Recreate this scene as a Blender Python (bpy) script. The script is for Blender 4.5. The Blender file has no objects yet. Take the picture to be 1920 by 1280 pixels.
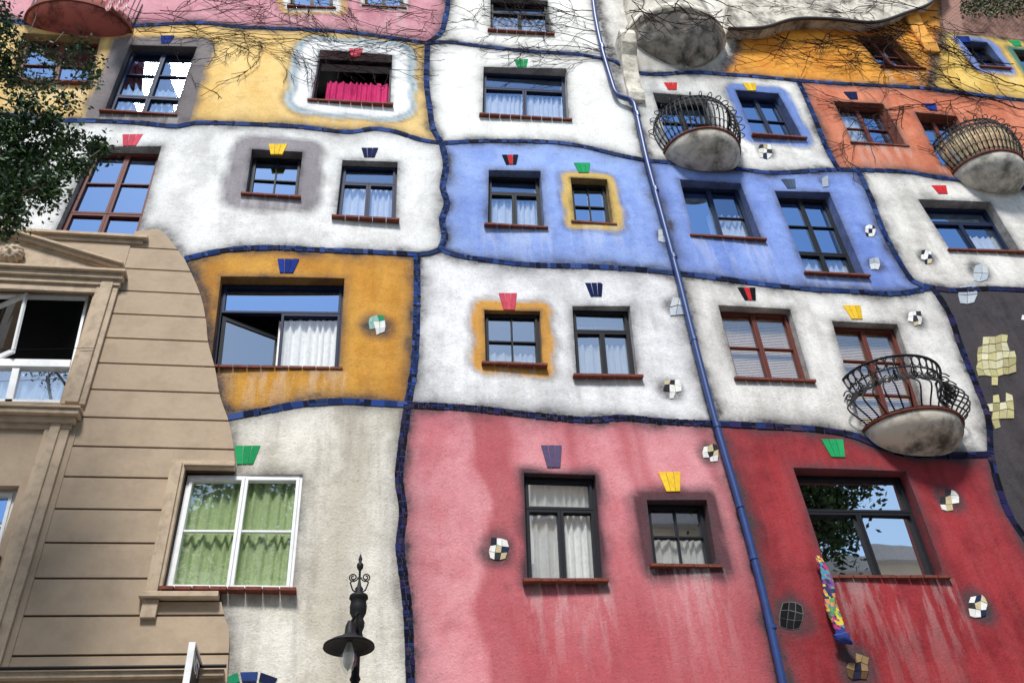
import bpy, bmesh, math, random
import numpy as np
from mathutils import Vector, Matrix, noise
from mathutils.geometry import delaunay_2d_cdt
random.seed(7)
C = bpy.context.scene.collection
F = 1700.0
zc = Vector((-174, 2045, -1700)).normalized()
xc = Vector((11000, -450, -1683)); xc = (xc - zc * xc.dot(zc)).normalized()
yc = zc.cross(xc)
M = Matrix((xc, yc, zc))
CAM = Vector((0, -11, 1.7))
def at(px, py, Y=0.0):
    d = M @ Vector((px - 960, 640 - py, -F))
    return CAM + d * ((Y - CAM.y) / d.y)
def lin(r, g, b, k=1.0):
    f = lambda c: (c / 255 / 12.92 if c / 255 <= .04045 else ((c / 255 + .055) / 1.055) ** 2.4) * k
    return (f(r), f(g), f(b), 1)
def wy(x, z):
    return .03 * math.sin(x * .9 + 1.3 * math.sin(z * .5)) + .02 * math.sin(z * 1.1 + x * .4)

# ---------------------------------------------------------------- materials
def nt(name):
    m = bpy.data.materials.new(name); m.use_nodes = True
    n = m.node_tree; b = n.nodes['Principled BSDF']
    return m, n, b
def mixrgb(n, fac, a, b, mode='MIX'):
    x = n.nodes.new('ShaderNodeMix'); x.data_type = 'RGBA'; x.blend_type = mode
    for sock, v in ((0, fac), (6, a), (7, b)):
        if hasattr(v, 'links'): n.links.new(v, x.inputs[sock])
        else: x.inputs[sock].default_value = v
    return x.outputs[2]
def math_(n, op, a, b=0.0, clamp=False):
    x = n.nodes.new('ShaderNodeMath'); x.operation = op; x.use_clamp = clamp
    for i, v in enumerate((a, b)):
        if hasattr(v, 'links'): n.links.new(v, x.inputs[i])
        else: x.inputs[i].default_value = v
    return x.outputs[0]
def noise_(n, scale, detail=4, mapping=(1, 1, 1), rough=.55, coord='Object'):
    t = n.nodes.new('ShaderNodeTexCoord'); mp = n.nodes.new('ShaderNodeMapping'); mp.inputs['Scale'].default_value = mapping
    n.links.new(t.outputs[coord], mp.inputs[0])
    x = n.nodes.new('ShaderNodeTexNoise'); x.inputs['Scale'].default_value = scale; x.inputs['Detail'].default_value = detail
    x.inputs['Roughness'].default_value = rough
    n.links.new(mp.outputs[0], x.inputs['Vector'])
    return x.outputs['Fac']
def ramp(n, v, lo, hi):
    x = n.nodes.new('ShaderNodeMapRange'); x.interpolation_type = 'SMOOTHSTEP'
    n.links.new(v, x.inputs[0]); x.inputs[1].default_value = lo; x.inputs[2].default_value = hi
    return x.outputs[0]
def bump(n, b, h, dist, strength=1.0, prev=None):
    x = n.nodes.new('ShaderNodeBump'); x.inputs['Distance'].default_value = dist; x.inputs['Strength'].default_value = strength
    n.links.new(h, x.inputs['Height'])
    if prev: n.links.new(prev, x.inputs['Normal'])
    n.links.new(x.outputs[0], b.inputs['Normal'])
    return x.outputs[0]
def attr(n, name):
    x = n.nodes.new('ShaderNodeAttribute'); x.attribute_name = name
    return x

def make_plaster():
    m, n, b = nt('painted_plaster')
    p1 = attr(n, 'paint').outputs['Color']; p2 = attr(n, 'paint_b').outputs['Color']
    wear = attr(n, 'wear'); sep = n.nodes.new('ShaderNodeSeparateColor'); n.links.new(wear.outputs['Color'], sep.inputs[0])
    streak = noise_(n, 1.0, 4, (1.3, 1.3, .28)); mott = noise_(n, .9, 8, rough=.72)
    fine = noise_(n, 26, 5, rough=.8)
    f = math_(n, 'ADD', math_(n, 'MULTIPLY', streak, .35), math_(n, 'MULTIPLY', mott, .65))
    f = ramp(n, f, .42, .62)
    col = mixrgb(n, f, p1, p2)
    mid = noise_(n, 4, 9, rough=.8)
    col = mixrgb(n, math_(n, 'MULTIPLY', ramp(n, mid, .48, .68), .36), col, mixrgb(n, 1.0, col, (.6, .6, .62, 1), 'MULTIPLY'))
    s2 = noise_(n, 1.0, 5, (5, 5, .8), rough=.65)
    g = math_(n, 'MULTIPLY', sep.outputs[1], ramp(n, s2, .44, .6), True)
    col = mixrgb(n, math_(n, 'MULTIPLY', g, .55), col, mixrgb(n, .5, col, (.85, .83, .8, 1)))
    s3 = noise_(n, 1.0, 6, (2.6, 2.6, .35), rough=.7)
    g2 = math_(n, 'MULTIPLY', sep.outputs[2], ramp(n, s3, .46, .62), True)
    col = mixrgb(n, math_(n, 'MULTIPLY', g2, .5), col, mixrgb(n, 1.0, col, (.42, .39, .38, 1), 'MULTIPLY'))
    gn = noise_(n, 4.5, 8, rough=.8)
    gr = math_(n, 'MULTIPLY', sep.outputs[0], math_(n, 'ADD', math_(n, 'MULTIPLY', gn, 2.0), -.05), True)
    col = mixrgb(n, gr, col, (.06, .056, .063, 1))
    col = mixrgb(n, math_(n, 'MULTIPLY', ramp(n, fine, .5, .7), .5), col, mixrgb(n, 1.0, col, (.5, .5, .5, 1), 'MULTIPLY'))
    n.links.new(col, b.inputs['Base Color']); b.inputs['Roughness'].default_value = .9
    b.inputs['Specular IOR Level'].default_value = .15
    pr = bump(n, b, noise_(n, 3, 3), .03, .5)
    bump(n, b, noise_(n, 30, 5, rough=.8), .016, .9, pr)
    return m
def simple(name, col, rough=.6, metal=0, var=.25, nscale=8, bmp=.0, spec=.5, dark=.5):
    m, n, b = nt(name)
    f = math_(n, 'MULTIPLY', ramp(n, noise_(n, nscale, 6, rough=.65), .4, .7), var)
    n.links.new(mixrgb(n, f, col, mixrgb(n, 1.0, col, (dark, dark, dark, 1), 'MULTIPLY')), b.inputs['Base Color'])
    b.inputs['Roughness'].default_value = rough; b.inputs['Metallic'].default_value = metal
    b.inputs['Specular IOR Level'].default_value = spec
    if bmp: bump(n, b, noise_(n, nscale * 4, 4), bmp)
    return m
def tinted(name, rough=.3, bmp=0, var=.3, spec=.5):
    m, n, b = nt(name)
    c = attr(n, 'tint').outputs['Color']
    f = math_(n, 'MULTIPLY', ramp(n, noise_(n, 14, 4), .4, .7), var)
    n.links.new(mixrgb(n, f, c, mixrgb(n, 1.0, c, (.55, .55, .55, 1), 'MULTIPLY')), b.inputs['Base Color'])
    b.inputs['Roughness'].default_value = rough; b.inputs['Specular IOR Level'].default_value = spec
    if bmp: bump(n, b, noise_(n, 10, 3), bmp)
    return m
def glass(name, refl, wob=.0012, tint=(.97, .98, 1, 1)):
    m, n, b = nt(name)
    n.nodes.remove(b)
    out = n.nodes['Material Output']
    g = n.nodes.new('ShaderNodeBsdfGlossy'); g.inputs['Roughness'].default_value = .01; g.inputs['Color'].default_value = tint
    t = n.nodes.new('ShaderNodeBsdfTransparent'); t.inputs['Color'].default_value = (.95, .97, .96, 1)
    mx = n.nodes.new('ShaderNodeMixShader'); mx.inputs[0].default_value = refl
    bp = n.nodes.new('ShaderNodeBump'); bp.inputs['Distance'].default_value = wob
    n.links.new(noise_(n, 1.6, 1), bp.inputs['Height']); n.links.new(bp.outputs[0], g.inputs['Normal'])
    n.links.new(t.outputs[0], mx.inputs[1]); n.links.new(g.outputs[0], mx.inputs[2]); n.links.new(mx.outputs[0], out.inputs[0])
    return m
PL = make_plaster()
TILE = tinted('glazed_tile', .8, 0, .35, .06)
CLOTH = tinted('printed_cloth', .8, 0, .3, .2)
LEAF = tinted('leaf', .55, 0, .2, .3)
MORTAR = simple('grey_mortar', (.08, .08, .1, 1), .9, 0, .8, 10, 0, .05)
SKYT = (.40, .60, .92, 1)  # sky blue put into the pane tint to deepen the mirrored sky
GLASS = glass('sky_tinted_glass', .72, tint=SKYT)
GLASSM = glass('half_clear_sky_tinted_glass', .45, tint=SKYT)
GLASSW = glass('plain_window_glass', .85)
GLASSX = glass('half_clear_glass', .5)
GLASS2 = glass('clear_glass', .2)
GLASS3 = glass('curtained_glass', .32)
BLACKF = simple('black_frame', (.012, .013, .018, 1), .6, spec=.2)
BLUEF = simple('blue_black_frame', (.012, .022, .06, 1), .6, spec=.2)
REDF = simple('red_frame', (.13, .03, .02, 1), .6, spec=.25)
WHITEF = simple('white_frame', (.82, .83, .83, 1), .5)
SILLM = simple('brick_sill', (.2, .055, .035, 1), .75, 0, .8, 12, .01, .25)
IRON = simple('wrought_iron', (.012, .012, .014, 1), .6, spec=.25)
PIPE = simple('blue_pipe_paint', (.018, .05, .19, 1), .4, 0, .5, 5)
BROWN = simple('brown_render', lin(180, 160, 137), .9, 0, .5, 2.5, .006, .2, .7)
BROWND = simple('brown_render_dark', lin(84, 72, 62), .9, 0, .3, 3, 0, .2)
BROWNL = simple('brown_moulding', lin(192, 172, 148), .85, 0, .6, 6, .004, .2, .55)
STONE = simple('stained_concrete', lin(214, 207, 194), .9, 0, 1.0, 2.4, .01, .2, .24)
DARKST = simple('dark_concrete', lin(168, 160, 152), .9, 0, 1.0, 2.6, .02, .2, .18)
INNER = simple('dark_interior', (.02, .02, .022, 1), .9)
BARK = simple('bark', (.07, .05, .04, 1), .9, 0, .6, 20, .01)
VINE = simple('vine_bark', (.035, .019, .018, 1), .9, spec=.1)

# ---------------------------------------------------------------- objects
ROOTS = {}
def thing(name, label, cat, loc=(0, 0, 0), group=None):
    o = bpy.data.objects.new(name, None); C.objects.link(o); o.location = loc
    o['label'] = label; o['category'] = cat
    if group: o['group'] = group
    ROOTS[o.name] = Vector(loc)
    return o
def link(o, parent):
    C.objects.link(o)
    if parent is not None:
        o.parent = parent
        if parent.name in ROOTS: o.matrix_parent_inverse = Matrix.Translation(ROOTS[parent.name]).inverted()
class MB:
    def __init__(s): s.v = []; s.f = []; s.c = []
    def add(s, vs, fs, col=(1, 1, 1, 1)):
        k = len(s.v); s.v += [tuple(p) for p in vs]; s.f += [tuple(i + k for i in f) for f in fs]; s.c += [col] * len(fs)
    def hexa(s, p, col=(1, 1, 1, 1)):   # p: 4 front pts, 4 back pts
        s.add(p, [(0, 1, 2, 3), (7, 6, 5, 4), (0, 4, 5, 1), (1, 5, 6, 2), (2, 6, 7, 3), (3, 7, 4, 0)], col)
    def box(s, x0, x1, y0, y1, z0, z1, col=(1, 1, 1, 1)):
        s.hexa([(x0, y0, z0), (x1, y0, z0), (x1, y0, z1), (x0, y0, z1), (x0, y1, z0), (x1, y1, z0), (x1, y1, z1), (x0, y1, z1)], col)
    def prism(s, pts, y0, y1, col=(1, 1, 1, 1)):      # pts (x,z) list
        n = len(pts)
        s.add([(x, y0, z) for x, z in pts] + [(x, y1, z) for x, z in pts],
              [tuple(range(n)), tuple(range(2 * n - 1, n - 1, -1))] + [(i, (i + 1) % n, n + (i + 1) % n, n + i) for i in range(n)], col)
    def tube(s, pts, r, n=5, close=False, col=(1, 1, 1, 1)):
        pts = [Vector(p) for p in pts]; N = len(pts); vs = []
        for i, p in enumerate(pts):
            a = pts[(i - 1) % N] if (close or i > 0) else p; b = pts[(i + 1) % N] if (close or i < N - 1) else p
            d = (b - a)
            if d.length < 1e-6: d = Vector((0, 0, 1))
            d.normalize(); ref = Vector((0, 1, 0)) if abs(d.y) < .9 else Vector((1, 0, 0))
            u = d.cross(ref).normalized(); w = d.cross(u)
            rr = r[i] if isinstance(r, (list, tuple)) else r
            for j in range(n):
                t = 2 * math.pi * j / n; vs.append(p + (u * math.cos(t) + w * math.sin(t)) * rr)
        fs = []
        for i in range(N if close else N - 1):
            i2 = (i + 1) % N
            for j in range(n): fs.append((i * n + j, i * n + (j + 1) % n, i2 * n + (j + 1) % n, i2 * n + j))
        if not close: fs += [tuple(range(n - 1, -1, -1)), tuple((N - 1) * n + j for j in range(n))]
        s.add(vs, fs, col)
    def lathe(s, prof, cx, cy, n=20, a0=0, a1=2 * math.pi, sx=1, sy=1, col=(1, 1, 1, 1)):
        full = abs(a1 - a0 - 2 * math.pi) < 1e-4; m = n if full else n + 1; vs = []
        for r, z in prof:
            for j in range(m):
                t = a0 + (a1 - a0) * j / n; vs.append((cx + r * sx * math.cos(t), cy + r * sy * math.sin(t), z))
        fs = []
        for i in range(len(prof) - 1):
            for j in range(n):
                j2 = (j + 1) % m; fs.append((i * m + j, i * m + j2, (i + 1) * m + j2, (i + 1) * m + j))
        s.add(vs, fs, col)
    def build(s, name, mat, parent=None, smooth=False, bevel=0):
        me = bpy.data.meshes.new(name); me.from_pydata(s.v, [], s.f); me.materials.append(mat)
        at_ = me.color_attributes.new('tint', 'FLOAT_COLOR', 'CORNER')
        if len(me.polygons) == len(s.c):
            arr = np.repeat(np.array(s.c, dtype=np.float32), [len(f) for f in s.f], axis=0)
            at_.data.foreach_set('color', arr.ravel())
        if smooth: me.polygons.foreach_set('use_smooth', [True] * len(me.polygons))
        o = bpy.data.objects.new(name, me); link(o, parent)
        bm = bmesh.new(); bm.from_mesh(me); bmesh.ops.recalc_face_normals(bm, faces=bm.faces); bm.to_mesh(me); bm.free()
        if bevel:
            md = o.modifiers.new('b', 'BEVEL'); md.width = bevel; md.segments = 2; md.limit_method = 'ANGLE'
        return o
def smooth(pts, k=5):
    out = []; n = len(pts)
    for i in range(n - 1):
        p0 = pts[max(i - 1, 0)]; p1 = pts[i]; p2 = pts[i + 1]; p3 = pts[min(i + 2, n - 1)]
        for j in range(k):
            t = j / k
            out.append(tuple(.5 * ((2 * p1[a]) + (-p0[a] + p2[a]) * t + (2 * p0[a] - 5 * p1[a] + 4 * p2[a] - p3[a]) * t * t + (-p0[a] + 3 * p1[a] - 3 * p2[a] + p3[a]) * t ** 3) for a in range(len(p1))))
    out.append(tuple(pts[-1])); return out

# ---------------------------------------------------------------- facade layout
S = dict(
 A1=[(-300,38),(0,42),(100,50),(215,48),(300,43),(380,41),(450,50),(560,56),(650,62),(730,71),(802,80)],
 T=[(842,-120),(840,0),(834,40),(826,62),(802,80)],
 A2=[(802,80),(840,78),(900,85),(1000,97),(1080,104),(1150,118)],
 YW=[(802,80),(800,150),(806,200),(812,240),(828,268)],
 B1=[(-300,205),(0,212),(100,222),(180,226),(260,232),(330,240),(370,234),(450,236),(560,240),(650,248),(700,241),(740,246),(790,262),(828,268)],
 B2=[(828,268),(900,265),(960,266),(1040,269),(1100,278),(1160,292),(1213,301)],
 CC=[(828,268),(836,310),(830,350),(838,380),(829,410),(834,440),(826,464)],
 D1=[(347,487),(400,475),(450,468),(520,466),(600,469),(700,471),(782,474)],
 D1b=[(782,474),(805,472),(826,464)],
 D2=[(826,464),(860,476),(930,487),(1000,495),(1100,500),(1200,508),(1270,516)],
 E=[(782,474),(782,560),(779,650),(775,700),(764,762)],
 F1=[(427,783),(500,771),(560,761),(640,756),(700,759),(764,762)],
 F2=[(764,762),(850,765),(900,768),(1000,778),(1100,786),(1170,782),(1250,790),(1343,795)],
 G=[(764,762),(752,850),(748,900),(756,960),(750,1020),(757,1080),(765,1150),(770,1280),(772,1420)],
 P0=[(1106,-120),(1118,0),(1132,60),(1150,118)],
 P1=[(1150,118),(1160,178),(1190,200),(1213,301)],
 P2=[(1213,301),(1240,400),(1270,516)],
 P3=[(1270,516),(1305,655),(1343,795)],
 P4=[(1343,795),(1388,950),(1430,1110),(1468,1280),(1500,1420)],
 TRa=[(1150,118),(1205,142),(1300,138),(1350,140)],
 TRb=[(1350,140),(1420,143),(1497,150)],
 TR2a=[(1497,150),(1600,158),(1720,166),(1745,168)],
 TR2b=[(1745,168),(1800,174),(1920,186),(2250,220)],
 I=[(1497,150),(1512,185),(1530,230),(1550,280),(1572,318)],
 H1=[(1213,301),(1300,306),(1380,313),(1450,321),(1520,319),(1572,318)],
 H2=[(1572,318),(1608,320)],
 H3=[(1608,320),(1700,325),(1760,335),(1920,352),(2250,385)],
 J=[(1608,320),(1632,370),(1655,430),(1680,480),(1712,528),(1748,540)],
 K=[(1270,516),(1320,521),(1400,531),(1500,541),(1600,546),(1680,550),(1748,540)],
 K2=[(1748,540),(1790,546),(1850,543),(1920,546),(2250,560)],
 L=[(1343,795),(1450,801),(1530,806),(1600,817),(1650,837),(1700,850),(1780,852),(1860,848)],
 M1=[(1748,540),(1780,590),(1802,650),(1832,720),(1855,780),(1860,848)],
 M2=[(1860,848),(1872,900),(1893,960),(1925,1010),(2000,1120),(2100,1250),(2230,1420)],
 Br0=[(272,432),(300,431),(325,457),(347,487)],
 Br1=[(347,487),(375,550),(386,600),(390,640),(403,690),(412,740),(427,783)],
 Br2=[(427,783),(437,830),(440,880),(432,960),(425,1040),(414,1110),(420,1150),(430,1190),(426,1280),(428,1420)],
 Q=[(1350,140),(1375,100),(1400,0),(1400,-120)],
 O=[(1745,168),(1752,110),(1768,62)],
 O2=[(1768,62),(1765,0),(1765,-120)],
 R=[(1768,62),(1850,68),(1920,74),(2250,110)])
SS = {k: smooth(v) for k, v in S.items()}
def loop(*ks):
    out = []
    for k in ks:
        if isinstance(k, tuple): out.append(k); continue
        p = SS[k[1:]][::-1] if k[0] == '-' else SS[k]
        for q in p:
            if not out or (abs(q[0] - out[-1][0]) + abs(q[1] - out[-1][1])) > .01: out.append(q)
    if abs(out[0][0] - out[-1][0]) + abs(out[0][1] - out[-1][1]) < .01: out.pop()
    return out

# ---------------------------------------------------------------- windows table
T2 = [(0, 1, .68, 1, 1, 1), (0, .5, 0, .68, 1, 1), (.5, 1, 0, .68, 1, 1)]
C2 = [(0, .5, 0, 1, 1, 2), (.5, 1, 0, 1, 1, 2)]
C22 = [(0, 1, 0, 1, 2, 2)]
G3 = [(0, .5, .32, 1, 1, 2), (.5, 1, .32, 1, 1, 2), (0, .5, 0, .32, 1, 1), (.5, 1, 0, .32, 1, 1)]
W2 = (250, 250, 248)
cw = (.9, .91, .93, 1)
WINS = [
 dict(q=[(548,-40),(622,-40),(624,12),(546,9)], d=.2, lv=C2, fr=BLACKF, halo=[(.28,(232,182,112)),(.16,W2)]),
 dict(q=[(684,-40),(752,-40),(755,12),(684,8)], d=.2, lv=C2, fr=BLACKF, cur=cw, halo=[(.1,W2)]),
 dict(q=[(918,6),(1025,12),(1030,60),(918,53)], d=.18, lv=T2, fr=BLACKF, cur=cw, gl=GLASSM),
 dict(q=[(48,80),(192,86),(178,152),(32,147)], d=.2, lv=C2, fr=REDF),
 dict(q=[(247,100),(372,104),(337,213),(207,205)], d=.2, lv=G3, fr=BLUEF, cur=(.6,.7,.8,1), cr=(0,1,0,.5), gl=GLASSM, halo=[(.34,(130,122,122))]),
 dict(q=[(600,113),(735,120),(732,192),(588,185)], d=.24, lv=[], fr=BLACKF, cur=(.6,.02,.15,1), cr=(.14,1,-.02,.62), noglass=1, halo=[(.5,(200,218,226)),(.36,(250,250,250))]),
 dict(q=[(905,139),(1058,146),(1062,221),(903,211)], d=.22, lv=T2, fr=BLUEF, cur=cw, cr=(0,1,0,.62), gl=GLASSM),
 dict(q=[(180,290),(306,292),(264,446),(112,440)], d=.2, lv=G3, fr=REDF),
 dict(q=[(474,298),(568,302),(561,366),(465,360)], d=.2, lv=C22, fr=BLACKF, halo=[(.36,(158,152,156))]),
 dict(q=[(642,314),(745,317),(742,408),(632,402)], d=.18, lv=T2, fr=BLUEF, cur=cw, gl=GLASSM),
 dict(q=[(914,334),(1010,337),(1016,423),(913,417)], d=.18, lv=T2, fr=BLACKF, cur=cw, cr=(0,1,0,.62), gl=GLASSM),
 dict(q=[(1066,348),(1134,351),(1143,417),(1072,412)], d=.16, lv=C22, fr=BLACKF, halo=[(.19,(226,190,108))]),
 dict(q=[(1268,354),(1382,359),(1412,444),(1286,437)], d=.26, lv=[(0,.5,0,1,1,1),(.5,1,0,1,1,2)], fr=BLUEF, cur=cw, cr=(.4,1,0,.6), gls={1: GLASSM}),
 dict(q=[(1445,373),(1546,377),(1602,512),(1494,506)], d=.26, lv=G3, fr=BLACKF, cur=cw, cr=(0,1,0,.3), gls={2: GLASSM, 3: GLASSM}),
 dict(q=[(1372,184),(1453,190),(1487,254),(1399,247)], d=.22, lv=C2, fr=BLUEF, halo=[(.24,(118,146,212))]),
 dict(q=[(1218,194),(1318,200),(1362,312),(1256,308)], d=.25, lv=[(0,.5,0,1,1,3),(.5,1,0,1,1,3)], fr=BLACKF, nosill=1),
 dict(q=[(1556,203),(1648,209),(1680,270),(1583,263)], d=.18, lv=C2, fr=REDF, cur=cw, cr=(0,.5,0,1), gls={0: GLASSM}),
 dict(q=[(1706,226),(1785,232),(1838,330),(1755,325)], d=.2, lv=C2, fr=REDF, nosill=1),
 dict(q=[(1710,391),(1846,395),(1889,467),(1755,463)], d=.24, lv=T2, fr=BLUEF, cur=cw, cr=(.5,1,0,.5), gls={2: GLASSM}),
 dict(q=[(417,536),(646,538),(637,687),(400,683)], d=.2, lv=[(0,1,.66,1,1,1),(.5,1,0,.66,1,1)], fr=BLUEF, cur=(.95,.93,.9,1), cr=(.48,1,0,.64), big=1, gls={1: GLASS2}),
 dict(q=[(906,591),(1010,593),(1014,680),(908,676)], d=.18, lv=C22, fr=BLACKF, cur=(.6,.62,.6,1), cr=(0,1,0,.35), halo=[(.2,(224,164,78))], gl=GLASSX),
 dict(q=[(1070,584),(1176,586),(1190,701),(1077,699)], d=.18, lv=T2, fr=BLACKF, blind=(.66,1), gl=GLASSX, cur=(.62,.6,.56,1), cr=(0,1,0,.55)),
 dict(q=[(1340,586),(1474,592),(1508,710),(1372,705)], d=.17, lv=C2, fr=REDF, blind=(0,1), gl=GLASS3),
 dict(q=[(1551,615),(1673,620),(1738,815),(1604,808)], d=.2, lv=[(0,.5,0,1,1,3),(.5,1,0,1,1,3)], fr=REDF, blind=(0,1), nosill=1, gl=GLASS3),
 dict(q=[(979,896),(1112,900),(1125,1083),(986,1083)], d=.16, lv=T2, fr=BLACKF, cur=(.95,.95,.93,1), cr=(0,1,0,1), gl=GLASSX, gls={0: GLASSX, 2: GLASS3}, halo=[(.06,(96,60,66))]),
 dict(q=[(1207,948),(1317,949),(1334,1057),(1219,1055)], d=.17, lv=C22, fr=BLACKF, cur=(.9,.9,.88,1), cr=(0,1,0,.5), halo=[(.2,(100,64,70))], gl=GLASSX),
 dict(q=[(1475,893),(1686,897),(1751,1077),(1534,1077)], d=.22, lv=[(0,1,.64,1,1,1),(0,.5,0,.64,1,1),(.5,1,0,.64,1,1)], fr=BLACKF, gl=GLASSW),
 dict(q=[(353,893),(568,893),(549,1100),(312,1097)], d=.12, lv=C2, fr=WHITEF, cur=(.56,.68,.38,1), cr=(0,1,0,1), brown=1, gl=GLASS3, label='white framed window with green curtains'),
 dict(q=[(-165,548),(168,556),(120,766),(-215,762)], d=.2, lv=[], fr=WHITEF, brown=1, special='left', nosill=1, gl=GLASSX),
 dict(q=[(-110,925),(34,922),(4,1040),(-150,1040)], d=.15, lv=C2, fr=WHITEF, brown=1),
 dict(q=[(1597,78),(1664,82),(1704,123),(1632,119)], d=.18, lv=C2, fr=REDF),
 dict(q=[(1793,90),(1843,92),(1868,123),(1818,120)], d=.17, lv=C22, fr=BLACKF, halo=[(.22,(128,150,210))]),
 dict(q=[(1892,104),(1965,108),(1990,142),(1912,137)], d=.18, lv=C22, fr=REDF, halo=[(.16,(90,140,120))]),
]
for w in WINS:
    yb_ = -.08 if w.get('brown') else 0
    w['Y'] = w['d'] + yb_
    P = [at(px, py, w['Y']) for px, py in w['q']]
    for k in (2, 3):       # the bottom corners are seen over the front edge of the sill
        if not w.get('nosill'):
            zf = at(*w['q'][k], yb_ - .07).z; top = P[1] if k == 2 else P[0]
            t = (zf - P[k].z) / (top.z - P[k].z); P[k] = Vector((P[k].x + (top.x - P[k].x) * t, w['Y'], zf))
    w['P'] = P
    w['xz'] = [(p.x, p.z) for p in P]
MOS = [(707,612,38,'g'),(935,1027,42,'w'),(1261,727,36,'w'),(1332,852,34,'w'),(1482,1155,50,'k'),(1608,1250,48,'b'),(1780,936,40,'w'),(1834,1135,42,'w'),(1716,597,28,'w'),(1632,433,24,'w'),(1640,494,24,'s'),(1736,483,26,'w'),(1838,512,34,'s'),(1547,339,20,'s'),(1436,281,28,'w'),(1242,445,24,'s'),(1270,577,36,'s'),(1812,553,38,'s'),(1868,675,90,'y'),(1876,768,66,'y'),(1925,600,30,'w')]
MOSW = [((at(a, b).x, at(a, b).z), s * (0.0076 if s < 60 else .003) * (1.0 if b > 700 else 1.2)) for a, b, s, _ in MOS]

def seg_dist(P, A, B):
    d = np.full(len(P), 1e9)
    for a, b in zip(A, B):
        ab = b - a; L = (ab ** 2).sum() + 1e-12
        t = np.clip(((P - a) @ ab) / L, 0, 1)
        q = a + t[:, None] * ab
        d = np.minimum(d, np.sqrt(((P - q) ** 2).sum(1)))
    return d
def inside(P, poly):
    x, y = P[:, 0], P[:, 1]; r = np.zeros(len(P), bool); n = len(poly); j = n - 1
    for i in range(n):
        xi, yi = poly[i]; xj, yj = poly[j]
        if yi != yj: r ^= ((yi > y) != (yj > y)) & (x < (xj - xi) * (y - yi) / (yj - yi) + xi)
        j = i
    return r
def sstep(a, b, x):
    t = np.clip((x - a) / (b - a), 0, 1); return t * t * (3 - 2 * t)

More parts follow.
